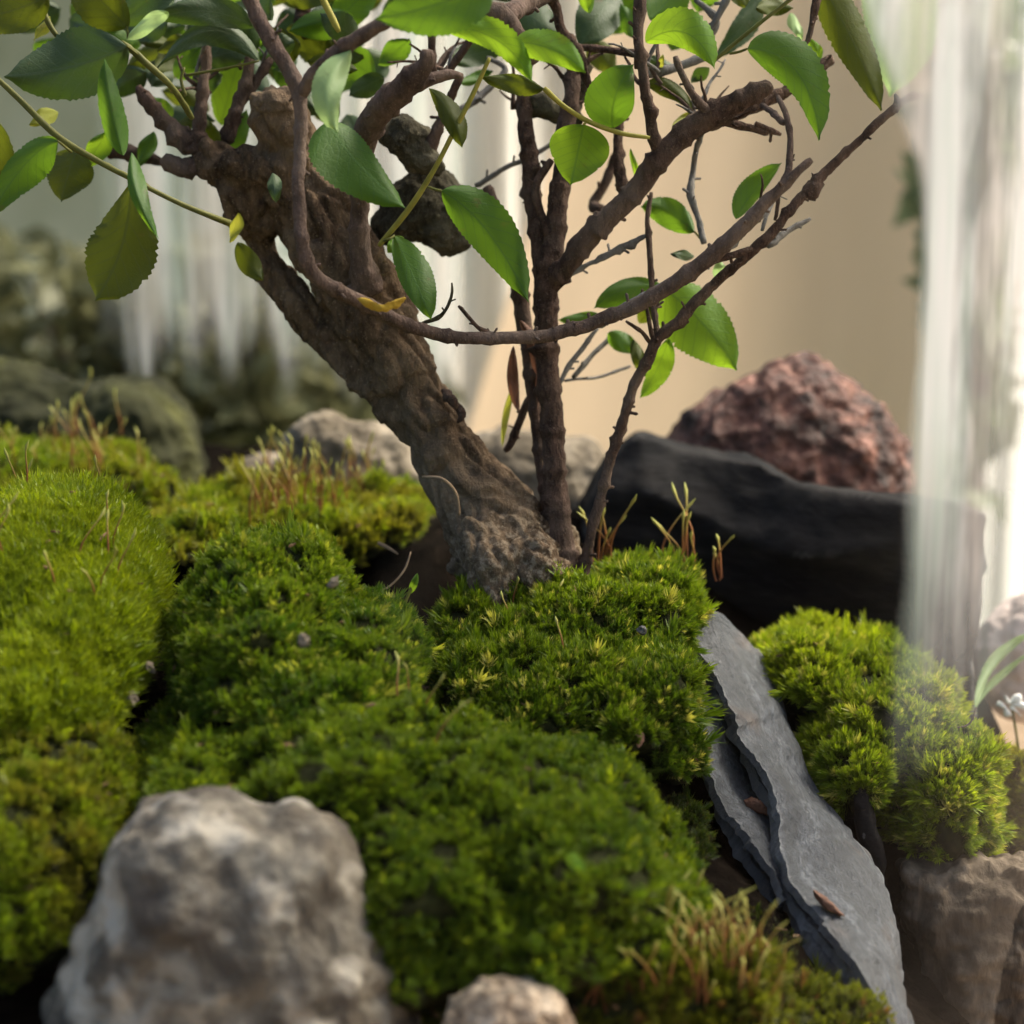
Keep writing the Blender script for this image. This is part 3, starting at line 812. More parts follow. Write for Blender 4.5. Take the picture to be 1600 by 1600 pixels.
inflate('red_rock', [(1040, 700), (1075, 650), (1130, 612), (1180, 580), (1235, 562), (1275, 562), (1325, 595), (1375, 640), (1412, 690), (1430, 770), (1420, 860), (1200, 880), (1040, 820)],
        .70, .026, 'coarse reddish-brown rock behind the black slate', M_RED, rough=.0026, nsc=130, seed=8, fac=.0016)
inflate('beige_rock', [(440, 700), (470, 655), (520, 642), (560, 655), (620, 665), (660, 720), (665, 800), (450, 810)], .70, .018,
        'beige rock behind the moss ridge, left of the trunk', M_BEIGE, rough=.0025, nsc=80, seed=11, fac=.002)
inflate('beige_rock', [(340, 760), (380, 722), (430, 712), (480, 730), (490, 800), (360, 810)], .71, .014,
        'small flat beige stone left of the larger beige rock', M_BEIGE, rough=.0015, nsc=80, seed=14)
inflate('grey_rock', [(690, 740), (720, 690), (790, 668), (850, 680), (925, 685), (950, 740), (950, 830), (700, 830)], .72, .014,
        'pale grey-beige rock just behind the right stem', M_BEIGE, rough=.002, nsc=80, seed=15)
inflate('mossy_boulder', [(-60, 560), (60, 575), (170, 590), (260, 592), (295, 640), (320, 720), (345, 800), (200, 860), (-60, 860)], .755, .03,
        'dark moss-covered boulder blurred at the back left', M_DARKR, rough=.005, nsc=50, seed=17)
inflate('pale_rock', [(1515, 1010), (1550, 960), (1600, 915), (1680, 880), (1700, 1100), (1600, 1130), (1535, 1090)], .66, .015,
        'pale pinkish rock at the right edge behind the glass', M_PINK, rough=.002, nsc=60, seed=19)
inflate('dark_rock_chip', [(1330, 1235), (1350, 1225), (1370, 1290), (1385, 1350), (1370, 1370), (1340, 1310)], .535, .004,
        'thin dark slate sliver between the slate slab and right moss', M_BLACK, rough=.0006, nsc=150, seed=19)

def black_rock():
    T = [(915, 800, .66), (950, 715, .662), (1000, 682, .662), (1060, 702, .658), (1130, 716, .652), (1190, 722, .646), (1260, 758, .636), (1330, 770, .628), (1410, 783, .618), (1480, 790, .610), (1545, 806, .605)]
    Mi = [(915, 830, .655), (950, 762, .655), (1000, 762, .65), (1060, 790, .645), (1130, 825, .64), (1190, 858, .635), (1260, 872, .625), (1330, 858, .62), (1410, 850, .615), (1480, 842, .61), (1548, 830, .605)]
    B = [(915, 900, .665), (940, 940, .66), (1000, 950, .655), (1060, 960, .655), (1130, 985, .65), (1190, 1020, .65), (1260, 1040, .645), (1330, 1030, .635), (1410, 1060, .625), (1470, 1120, .615), (1520, 1130, .605)]
    def den(L): return [tuple(q) for q in np.array(catmull(L, 12))]
    n = 90
    def res(L):
        D = np.array(L, float); t = np.linspace(0, len(D)-1, n); i = np.clip(t.astype(int), 0, len(D)-2); f = (t-i)[:, None]
        return D[i]*(1-f)+D[i+1]*f
    T_, M_, B_ = res(T), res(Mi), res(B)
    rows = []
    for t in np.linspace(0, 1, 16): rows.append(T_*(1-t)+M_*t)
    for t in np.linspace(0, 1, 26)[1:]: rows.append(M_*(1-t)+B_*t)
    vs = []; fs = []
    nr = len(rows)
    for r in rows:
        for q in r: vs.append(P(*q))
    # back side: behind by 25..45 mm
    for t in np.linspace(0, 1, 12):
        for k in range(n):
            q = T_[k]*(1-t)+B_[k]*t
            vs.append(P(*q)+Vector((0, .012+.03*math.sin(math.pi*min(1, t*1.2+.1)/1.4), -.002)))
    R2 = nr+12
    order = list(range(nr))+list(range(R2-1, nr-1, -1))
    L = len(order)
    for j in range(L):
        a = order[j]; b = order[(j+1) % L]
        for k in range(n-1):
            fs.append((a*n+k, b*n+k, b*n+k+1, a*n+k+1))
    fs.append(tuple(o*n for o in order)); fs.append(tuple(o*n+n-1 for o in order)[::-1])
    me = mesh('b', vs, fs)
    me = remeshed('black_rock', me, .0016, 0)
    co = vcos(me); no = vnors(me); d = np.zeros(len(co))
    for i, q in enumerate(co):
        v = Vector(q)
        s = noise.noise(Vector((v.x*30, v.y*30, v.z*120)))
        d[i] = .0014*round(s*5)/5+.0016*noise.noise(v*45)+.0006*noise.noise(v*160)
    co += no*d[:, None]
    base = np.array([co[:, 0].mean(), co[:, 1].mean(), co[:, 2].min()]); setco(me, co-base)
    o = link('black_rock', me, M_BLACK); o.location = base
    tag(o, 'long black slate boulder with a sharp upper ridge, in front of the red rock', 'rock')
black_rock()

def slab(left, right, thick, lip, seed, name='layer', parent=None, nx=34, ny=130, rough=.0011):
    """left/right: edge polylines (px,py,d)"""
    def res(L, n, jag, s):
        D = np.array(catmull(L, 8)); t = np.linspace(0, len(D)-1, n); i = np.clip(t.astype(int), 0, len(D)-2); f = (t-i)[:, None]
        E = D[i]*(1-f)+D[i+1]*f
        for k in range(n):
            E[k, 0] += jag*noise.noise(Vector((k*.16, s, 0)))+jag*.35*noise.noise(Vector((k*.43, s, 3)))+jag*.22*noise.noise(Vector((k*1.9, s, 7)))+jag*.5*(noise.noise(Vector((k*.09, s, 5))) > .12)
        return E
    Lf = res(left, ny, 7, seed); Rt = res(right, ny, 5, seed+9)
    top = []; vs = []
    for k in range(ny):
        for j in range(nx):
            t = j/(nx-1)
            q = Lf[k]*(1-t)+Rt[k]*t
            top.append(P(*q))
    # normals of the sheet: average
    e1 = top[(ny-1)*nx]-top[0]; e2 = top[(ny//2)*nx+nx-1]-top[(ny//2)*nx]
    nrm = e1.cross(e2).normalized()
    if nrm.dot(Vector((0, -1, .6))) < 0: nrm = -nrm
    for k in range(ny):
        for j in range(nx):
            p = top[k*nx+j]; t = j/(nx-1)
            v = Vector((p.x*140, p.y*140, p.z*60+seed))
            st = noise.noise(v*.35+Vector((t*1.2, 0, 0)))
            h = rough*1.1*math.floor(st*5+.5)/2.5+rough*.5*noise.noise(v*.6)+rough*.12*noise.noise(v*4)
            h += lip*(math.sin(math.pi*t)**.5)
            vs.append(p+nrm*h)
    n0 = len(vs)
    for k in range(ny):
        for j in range(nx):
            p = vs[k*nx+j]; v = Vector((p.x*200, p.y*200, p.z*200+seed))
            t = j/(nx-1); ins = (t-.5)*-.12
            q = p-nrm*(thick*(1+.35*noise.noise(v)))
            vs.append(q)
    fs = []
    for k in range(ny-1):
        for j in range(nx-1):
            a = k*nx+j; fs.append((a, a+1, a+nx+1, a+nx)); b = n0+a; fs.append((b, b+nx, b+nx+1, b+1))
        a = k*nx; fs.append((a, a+nx, n0+a+nx, n0+a)); a = k*nx+nx-1; fs.append((a, n0+a, n0+a+nx, a+nx))
    for j in range(nx-1):
        a = j; fs.append((a, n0+a, n0+a+1, a+1)); a = (ny-1)*nx+j; fs.append((a, a+1, n0+a+1, n0+a))
    me = mesh(name, vs, fs)
    at = me.attributes.new('luv', 'FLOAT_VECTOR', 'POINT')
    at.data.foreach_set('vector', np.array([(k/(ny-1)*2.2, j/(nx-1), s_*.02+seed) for s_ in (0, 1) for k in range(ny) for j in range(nx)], float).ravel())
    bm = bmesh.new(); bm.from_mesh(me); bmesh.ops.recalc_face_normals(bm, faces=bm.faces); bm.to_mesh(me); bm.free()
    o = link(name, me, M_SLATE, parent, True)
    me.set_sharp_from_angle(angle=math.radians(38))
    return o
sr = empty('slate_slab', P(1390, 1560, .47)); tag(sr, 'long grey layered slate slab lying diagonally down the slope, right of centre', 'slate slab')
slab([(1098, 958, .565), (1086, 990, .558), (1112, 1045, .548), (1150, 1120, .535), (1188, 1200, .522), (1214, 1262, .512), (1216, 1305, .506), (1236, 1380, .494), (1285, 1440, .485), (1335, 1505, .475), (1372, 1570, .466), (1400, 1660, .455)],
     [(1118, 958, .572), (1172, 1000, .578), (1212, 1070, .57), (1240, 1160, .553), (1275, 1235, .54), (1330, 1290, .53), (1368, 1335, .522), (1392, 1400, .512), (1408, 1480, .50), (1416, 1560, .49), (1425, 1620, .48), (1430, 1680, .47)],
     .0017, .0009, 3, 'layer', sr)
SUBL = [(1094, 966, .568), (1080, 996, .561), (1106, 1050, .551), (1143, 1124, .538), (1180, 1204, .525), (1206, 1266, .515), (1209, 1310, .509), (1229, 1386, .497), (1277, 1446, .488), (1327, 1510, .478), (1366, 1575, .469), (1396, 1664, .458)]
SUBR = [(1118, 962, .575), (1170, 1004, .581), (1209, 1074, .573), (1237, 1164, .556), (1272, 1238, .543), (1326, 1293, .533), (1364, 1338, .525), (1389, 1403, .515), (1405, 1483, .503), (1413, 1563, .493), (1422, 1622, .483), (1427, 1682, .473)]
slab(SUBL, SUBR, .0024, .0004, 41, 'layer', sr)
slab([(1084, 1032, .548), (1077, 1085, .541), (1092, 1160, .530), (1122, 1232, .519), (1155, 1298, .509), (1192, 1350, .502), (1222, 1410, .495)],
     [(1092, 1028, .558), (1122, 1092, .553), (1154, 1160, .543), (1186, 1225, .532), (1208, 1280, .522), (1216, 1330, .515), (1240, 1410, .506)],
     .0018, .0005, 12, 'layer', sr, nx=22, ny=90)
slab([(1080, 1040, .551), (1071, 1090, .544), (1087, 1166, .533), (1117, 1238, .522), (1150, 1304, .512), (1187, 1356, .505), (1217, 1416, .498)],
     [(1090, 1034, .561), (1119, 1096, .556), (1151, 1164, .546), (1183, 1229, .535), (1205, 1284, .525), (1213, 1334, .518), (1237, 1414, .509)],
     .0028, .0004, 52, 'layer', sr, nx=22, ny=90)
slab([(1234, 1372, .503), (1238, 1410, .498), (1256, 1460, .49), (1290, 1500, .483), (1335, 1540, .476), (1370, 1600, .466)],
     [(1240, 1370, .507), (1275, 1420, .502), (1310, 1465, .495), (1345, 1510, .488), (1375, 1555, .48), (1395, 1600, .47)],
     .004, .0006, 22, 'layer', sr, nx=16, ny=60)

# ------------------------------------------------------------------ the tree
tree = empty('bonsai_tree', P(830, 900, .56))
tag(tree, 'miniature bonsai tree with a thick leaning trunk, bare cut branches and small green leaves', 'bonsai tree')
vs, fs = [], []
TD = .56
tube_geo([(835, 960, TD, 88), (812, 895, TD, 92), (768, 825, TD, 80), (718, 742, TD, 60), (668, 655, TD, 50), (630, 580, TD, 53), (586, 500, TD, 60), (542, 420, TD, 66), (500, 345, TD, 66), (475, 275, TD, 56), (448, 215, TD-.004, 46), (430, 172, TD-.008, 44), (425, 140, TD-.01, 38)],
         24, .002, .05, 60, 1, vs, fs)
# root flare and buttress to the right stem
tube_geo([(880, 905, TD, 40), (868, 850, TD, 34), (862, 800, TD, 26)], 16, .002, .1, 90, 2, vs, fs)
tube_geo([(700, 700, TD+.008, 25), (760, 740, TD+.01, 26), (820, 790, TD+.01, 28), (868, 850, TD+.005, 30)], 16, .002, .15, 90, 3, vs, fs)
tube_geo([(720, 900, TD+.004, 30), (760, 860, TD, 50), (800, 830, TD, 40)], 16, .002, .1, 90, 3, vs, fs)
tube_geo([(880, 960, TD-.006, 45), (850, 900, TD-.012, 42), (800, 850, TD-.012, 35)], 16, .002, .1, 90, 4, vs, fs)
tube_geo([(780, 950, TD-.012, 40), (770, 890, TD-.014, 40), (740, 820, TD-.010, 30)], 16, .002, .1, 90, 4, vs, fs)
# dark second limb on the left of the trunk
tube_geo([(395, 350, TD+.006, 26), (415, 400, TD+.006, 25), (452, 460, TD+.006, 27), (505, 525, TD+.005, 26), (560, 590, TD+.002, 22), (625, 660, TD, 18), (680, 740, TD, 14)], 16, .002, .08, 70, 5, vs, fs)
# upper left knot mass
tube_geo([(402, 372, TD+.004, 28), (380, 310, TD, 36), (350, 262, TD, 34), (310, 225, TD, 26)], 16, .002, .18, 80, 6, vs, fs)
tube_geo([(470, 300, TD, 45), (420, 270, TD-.004, 42), (370, 258, TD-.004, 34), (320, 262, TD, 22)], 16, .002, .2, 80, 7, vs, fs)
me = remeshed('trunk', mesh('t', vs, fs), .00065, 3)
co = vcos(me); no = vnors(me); d = np.zeros(len(co))
ax = Vector((-.52, 0, .85)); 
for i, q in enumerate(co):
    v = Vector(q); a = v.dot(ax); perp = v-ax*a
    w3 = Vector((perp.x*230, perp.y*230, perp.z*230))+ax*a*75
    f1 = noise.noise(w3); f2 = noise.noise(w3*2.3); f3 = noise.noise(v*900)
    big = noise.noise(v*60)
    rd = 1-abs(f1)*2.2
    d[i] = -.0016*max(0, rd)**2*(1 if rd > 0 else 0)+.0007*f2+.0002*f3+.0007*big+.0006*max(0, noise.noise(v*300))
    # flaking ledges
    led = noise.noise(Vector((v.x*90, v.y*90, v.z*170)))
    if led > .18: d[i] += .0007
    if led > .38: d[i] += .0004
co += no*d[:, None]
base = np.array(tree.location)
setco(me, co)
trunk = link('trunk', me, M_TRUNK, tree)

def branch(path, name='branch', mat=None, seed=None, seg=12, rough=.10, knots=0, stub=False, step=.0012, parent=None):
    seed = seed if seed is not None else int(path[0][0]+path[0][1])
    woody = mat in (None, M_BRANCHP, M_TWIGG, M_KNOT, M_BRANCH)
    k_ = (.80 if name == 'twig' else .87) if woody and name in ('twig', 'branch') else 1
    if name == 'branch' and woody: k_ = .82
    if name == 'twig' and not woody: k_ = .8
    path = [(a, b, c, r*k_) for a, b, c, r in path]
    Lp = sum(math.hypot(path[i+1][0]-path[i][0], path[i+1][1]-path[i][1]) for i in range(len(path)-1))
    vs, fs = tube_geo(path, seg, step*.75, rough*(1.5 if woody else 1), 420, seed, knots=knots, kink=(.0011 if woody and name in ('twig', 'branch') else 0), spurs=int(Lp/38) if woody and name in ('twig', 'branch') else 0)
    return link(name, mesh(name, vs, fs), mat or M_BRANCH, parent or tree)
# right stem and its forks
branch([(880, 900, .556, 36), (874, 845, .556, 27), (868, 760, .556, 23), (862, 660, .556, 22), (856, 570, .556, 22), (852, 490, .556, 23), (856, 430, .556, 24), (868, 360, .556, 20), (876, 290, .556, 19), (884, 220, .557, 18), (893, 140, .558, 15), (900, 90, .56, 10)], seg=18, rough=.12, knots=6)
branch([(853, 450, .556, 22), (843, 380, .558, 17), (832, 310, .56, 17), (826, 240, .56, 16), (820, 180, .56, 15), (816, 140, .56, 14)], seg=14, knots=5)
branch([(858, 450, .556, 20), (890, 410, .552, 21), (935, 355, .548, 21), (985, 305, .545, 21), (1030, 250, .542, 22), (1075, 205, .54, 22), (1115, 178, .538, 24), (1160, 155, .536, 19), (1195, 138, .534, 17), (1203, 134, .534, 14)], seg=18, rough=.12, knots=5)
branch([(1105, 195, .545, 18), (1160, 172, .548, 15), (1215, 148, .55, 14), (1225, 145, .55, 10)], seg=12)
branch([(1220, 150, .55, 11), (1250, 125, .552, 11), (1290, 98, .555, 11), (1302, 92, .555, 10)], seg=12, knots=2)
# front sweeping branch (nearer the lens)
branch([(380, -40, .50, 15), (400, 20, .50, 15), (430, 75, .50, 15), (458, 122, .50, 15), (470, 165, .50, 13), (468, 240, .50, 12), (468, 320, .50, 12), (472, 380, .50, 13), (488, 425, .502, 14), (520, 450, .505, 14), (565, 472, .51, 14), (620, 500, .515, 13), (680, 522, .52, 13), (740, 528, .523, 12), (800, 528, .525, 12), (870, 520, .526, 13), (930, 504, .526, 13), (990, 480, .524, 14), (1050, 445, .521, 15), (1105, 405, .518, 16), (1160, 355, .515, 15), (1205, 310, .512, 12), (1240, 272, .51, 9), (1268, 250, .51, 7)], mat=M_BRANCHP, seg=14, rough=.09, knots=4)
branch([(470, 150, .50, 13), (490, 118, .497, 14), (530, 80, .493, 15), (575, 50, .49, 14), (620, 25, .488, 12)], mat=M_BRANCHP)
branch([(1222, 295, .512, 9), (1232, 262, .513, 7), (1232, 200, .514, 6), (1226, 170, .515, 6), (1215, 150, .516, 5)], 'twig', M_BRANCHP)
branch([(1225, 193, .515, 7), (1208, 175, .52, 6), (1190, 165, .53, 6)], 'twig', M_BRANCHP)
branch([(925, 508, .526, 9), (1000, 470, .53, 11), (1060, 436, .532, 11), (1110, 405, .534, 11), (1150, 370, .536, 9), (1200, 330, .538, 5)], mat=M_TWIGG, knots=3)
branch([(1100, 410, .535, 8), (1140, 400, .536, 7), (1175, 388, .537, 6)], 'twig', knots=1)
# long right stem
branch([(905, 905, .556, 18), (918, 860, .554, 10), (938, 775, .552, 10), (960, 700, .55, 10), (985, 620, .548, 10), (1010, 565, .546, 11), (1028, 530, .545, 11), (1065, 497, .544, 11), (1105, 455, .543, 10), (1150, 415, .542, 10), (1195, 375, .541, 10), (1235, 328, .54, 9), (1270, 290, .54, 10), (1310, 250, .54, 8), (1350, 212, .54, 8), (1395, 172, .54, 8), (1420, 152, .54, 7), (1432, 146, .54, 5)], seg=12, rough=.18, knots=14)
branch([(1258, 305, .54, 15), (1272, 292, .54, 15), (1284, 283, .54, 9)], 'twig', seg=12, rough=.5)
branch([(1275, 290, .54, 5), (1270, 275, .54, 3), (1268, 270, .54, 1)], 'twig')
branch([(1398, 175, .54, 9), (1402, 158, .54, 7), (1398, 147, .54, 3)], 'twig')
branch([(1418, 155, .54, 7), (1436, 150, .54, 6), (1440, 155, .54, 3)], 'twig')
branch([(1200, 385, .545, 6), (1230, 362, .548, 6), (1266, 342, .55, 4)], 'twig', M_TWIGG, knots=4)
branch([(1028, 525, .546, 6), (1020, 460, .548, 6), (1015, 390, .549, 6), (1012, 340, .55, 5), (1018, 300, .55, 4)], 'twig', knots=5)
branch([(1020, 530, .545, 5), (1012, 490, .543, 4), (1004, 452, .542, 3)], 'twig')
branch([(1015, 535, .545, 5), (1003, 518, .543, 4), (978, 502, .541, 3)], 'twig')
branch([(1100, 380, .553, 7), (1092, 345, .555, 6), (1080, 305, .556, 7), (1084, 260, .557, 6), (1092, 222, .553, 5), (1104, 190, .545, 4)], 'twig', M_TWIGG, knots=5)
branch([(888, 430, .552, 5), (930, 408, .551, 5), (975, 385, .55, 6), (1010, 368, .55, 5)], 'twig', M_TWIGG, rough=.5, knots=8)
# twigs on the forks
branch([(1035, 245, .542, 15), (1022, 215, .54, 12), (1012, 160, .538, 10), (1003, 110, .537, 10), (998, 60, .536, 10), (1000, 10, .536, 12), (1005, -40, .536, 13)], seg=12, knots=4)
branch([(1112, 180, .537, 11), (1085, 150, .535, 8), (1068, 120, .534, 7), (1055, 88, .534, 6)], 'twig', M_BRANCHP)
branch([(1180, 193, .545, 7), (1205, 205, .546, 6), (1220, 210, .547, 4)], 'twig'); 
branch([(1130, 190, .543, 9), (1165, 198, .545, 8), (1200, 208, .546, 6)], 'twig')
branch([(1000, 118, .55, 8), (1050, 108, .552, 9), (1105, 88, .553, 8)], 'twig', M_TWIGG, knots=2)
branch([(800, -30, .54, 9), (860, 0, .548, 9), (880, 50, .55, 10), (905, 85, .552, 10), (915, 120, .554, 8), (930, 150, .556, 6)], 'twig', knots=4)
branch([(900, 74, .553, 7), (950, 78, .552, 7), (995, 84, .55, 9)], 'twig', knots=2)
branch([(975, 300, .56, 13), (965, 250, .562, 10), (968, 200, .563, 9), (980, 130, .564, 8)], seg=12, knots=2)
branch([(1085, 0, .56, 5), (1120, 30, .56, 8), (1110, 60, .56, 6)], 'twig', M_TWIGG)
branch([(1150, -30, .555, 5), (1130, 10, .556, 7), (1108, 50, .557, 5)], 'twig', M_TWIGG)
branch([(1278, -20, .535, 8), (1272, 20, .536, 7), (1258, 70, .537, 5)], 'twig', knots=2)
branch([(1110, 100, .535, 4), (1155, 62, .534, 4), (1195, 30, .533, 4), (1260, -20, .532, 4)], 'twig', M_GTWIG)
branch([(815, 150, .56, 12), (845, 165, .562, 22), (885, 185, .565, 20), (910, 190, .565, 10)], mat=M_KNOT, rough=.3)
branch([(895, 80, .57, 12), (905, 130, .57, 22), (890, 180, .57, 14)], mat=M_KNOT, rough=.3)
branch([(742, 290, .575, 5), (790, 262, .575, 5), (830, 245, .575, 5), (880, 215, .575, 5)], 'twig', M_TWIGG, knots=2)
branch([(760, 292, .57, 12), (780, 340, .568, 12), (800, 400, .566, 14), (812, 470, .566, 16), (824, 540, .566, 14), (832, 620, .566, 12), (846, 720, .566, 13), (858, 800, .562, 14)], seg=12, knots=3)
branch([(838, 600, .568, 8), (820, 640, .57, 8), (800, 690, .572, 8), (788, 705, .573, 5)], 'twig')
branch([(868, 390, .555, 7), (850, 350, .556, 8), (835, 300, .556, 8), (862, 250, .556, 8)], 'twig')
branch([(875, 600, .565, 4), (890, 570, .566, 5), (912, 540, .567, 5), (935, 512, .568, 4)], 'twig', M_TWIGG)
branch([(882, 595, .575, 3), (930, 590, .58, 3), (985, 572, .585, 3)], 'twig', M_TWIGG)
branch([(895, 590, .575, 5), (930, 550, .578, 5), (965, 520, .58, 5)], 'twig', M_TWIGG)
branch([(945, 330, .585, 12), (925, 320, .59, 10), (950, 280, .59, 9), (962, 240, .59, 7)], 'twig')
branch([(790, 525, .535, 3), (755, 515, .534, 4), (735, 498, .533, 4), (716, 478, .533, 3)], 'twig', knots=3)
branch([(660, 505, .535, 4), (690, 492, .534, 4), (703, 465, .534, 3), (706, 442, .534, 2)], 'twig', M_KNOT)
# mid stems by the trunk
branch([(575, 455, .548, 34), (566, 420, .545, 24), (562, 370, .542, 19), (562, 320, .54, 18), (566, 250, .532, 20), (576, 200, .524, 26), (600, 165, .516, 26), (640, 128, .51, 24), (665, 100, .507, 17), (668, 78, .506, 14)], mat=M_BRANCHP, seg=16, knots=3)
branch([(610, 150, .514, 20), (660, 128, .514, 15), (700, 118, .516, 10), (722, 118, .518, 6)], mat=M_BRANCHP)
branch([(720, 118, .55, 9), (702, 160, .552, 8), (680, 210, .554, 12), (660, 260, .556, 18)], 'twig')
branch([(676, 120, .553, 8), (676, 60, .55, 8), (680, 0, .55, 8)], 'twig')
branch([(702, 112, .55, 7), (725, 75, .548, 8), (748, 40, .546, 8)], 'twig')
branch([(715, 175, .57, 7), (750, 150, .572, 7), (790, 110, .574, 6), (760, 90, .574, 5)], 'twig', M_TWIGG)
branch([(592, 384, .535, 5), (640, 325, .532, 6), (680, 262, .53, 5), (712, 200, .528, 5), (740, 145, .527, 5), (765, 90, .526, 4)], 'twig', M_YTWIG, rough=.03)
branch([(1015, 215, .534, 4), (970, 208, .532, 5), (920, 190, .53, 5), (880, 165, .528, 5), (850, 138, .526, 6)], 'twig', M_YTWIG, rough=.03)
branch([(835, 100, .517, 14), (790, 32, .515, 20), (745, 10, .513, 16)], mat=M_BRANCHP)
branch([(880, -20, .55, 18), (820, 5, .54, 20), (790, 30, .53, 18)], mat=M_BRANCHP)
# left twigs
branch([(305, 240, .56, 16), (312, 190, .56, 13), (318, 130, .56, 11), (324, 70, .56, 9), (330, 0, .56, 8), (332, -40, .56, 8)], seg=12, rough=.25, knots=9)
branch([(352, 222, .56, 13), (368, 175, .56, 12), (385, 125, .56, 11), (395, 75, .56, 8)], seg=12, rough=.25, knots=8)
branch([(372, 170, .562, 9), (400, 125, .562, 9), (425, 92, .562, 8)], seg=12, rough=.2, knots=4)
branch([(480, 60, .57, 10), (470, 25, .57, 12), (485, -20, .57, 12)], seg=12, rough=.2, knots=4)
branch([(300, 232, .56, 22), (265, 195, .56, 15), (235, 160, .56, 14), (215, 135, .56, 8)], rough=.25, knots=4)
branch([(330, 262, .56, 22), (280, 262, .56, 18), (255, 245, .56, 12)], rough=.35, knots=3)
branch([(255, 255, .575, 8), (210, 240, .575, 14), (170, 232, .575, 14), (155, 220, .575, 8)], rough=.3)
branch([(-20, 108, .53, 5), (30, 155, .53, 6), (90, 213, .53, 7), (150, 250, .53, 6), (210, 282, .53, 5), (275, 315, .532, 5), (330, 338, .535, 6), (362, 350, .54, 7)], 'twig', M_GTWIG, rough=.05, knots=3)
branch([(60, 0, .535, 7), (75, 35, .535, 6), (90, 58, .535, 5)], 'twig', M_GTWIG)
branch([(190, 65, .53, 5), (230, 100, .53, 7), (270, 138, .532, 6), (300, 185, .54, 6)], 'twig', M_GTWIG, knots=3)
branch([(290, 150, .54, 4), (283, 125, .54, 3), (288, 105, .54, 3)], 'twig', M_GTWIG)
branch([(500, -10, .51, 7), (520, 30, .51, 7), (530, 50, .51, 5)], 'twig', M_YTWIG)
rt = random.Random(31)
for (x, y, d_, a0, a1, n_) in ((1110, 180, .545, -150, -20, 7), (1010, 120, .545, -160, -10, 6), (880, 110, .56, -160, -20, 5), (1200, 350, .542, -90, 0, 3), (690, 120, .555, -150, -30, 5), (320, 130, .562, -160, -40, 5), (390, 120, .565, -120, -20, 3), (820, 170, .565, -150, -30, 3)):
    for k in range(n_):
        a = math.radians(rt.uniform(a0, a1)); L = rt.uniform(45, 120); x0 = x+rt.uniform(-25, 25); y0 = y+rt.uniform(-15, 15); pts = []
        for j in range(5):
            pts.append((x0, y0, d_+rt.uniform(-.001, .001)+.002*j*(k % 3-1), 4.6-.7*j)); a += rt.uniform(-.35, .35)
            x0 += math.cos(a)*L/4; y0 += math.sin(a)*L/4
        branch(pts, 'twig', rt.choice([M_BRANCH, M_TWIGG, M_BRANCH]), seg=7, rough=.2)
# dead stumps
inflate('stump', [(578, 380), (592, 320), (640, 275), (690, 268), (735, 300), (735, 350), (722, 392), (690, 396), (650, 380), (610, 385)], .572, .008, None, M_KNOT, rough=.0016, nsc=160, seed=4, parent=tree)
inflate('stump', [(580, 205), (610, 180), (645, 185), (668, 215), (690, 260), (670, 275), (640, 268), (610, 235)], .558, .007, None, M_KNOT, rough=.0016, nsc=160, seed=6, parent=tree)
for o_ in [o for o in bpy.data.objects if o.name.startswith('stump')]:
    l_ = o_.location.copy(); o_.matrix_parent_inverse = tree.matrix_basis.inverted()
inflate('lichen', [(556, 466), (575, 470), (600, 478), (632, 462), (634, 472), (605, 487), (580, 484)], .499, .0015, None, M_LICHEN, rough=.0006, nsc=300, seed=4, parent=tree)
bpy.data.objects['lichen'].matrix_parent_inverse = tree.matrix_basis.inverted()
# hanging bark shreds on the trunk
branch([(660, 745, .545, 2), (690, 748, .541, 2.5), (712, 770, .541, 2.5), (718, 805, .542, 2)], 'bark_shred', M_CUT)
branch([(700, 625, .555, 4), (715, 635, .552, 7), (722, 650, .55, 5), (715, 660, .552, 3)], 'bark_shred', M_BRANCH, rough=.5)
branch([(693, 610, .555, 5), (706, 622, .55, 8), (712, 640, .55, 3)], 'bark_shred', M_BRANCH, rough=.5)

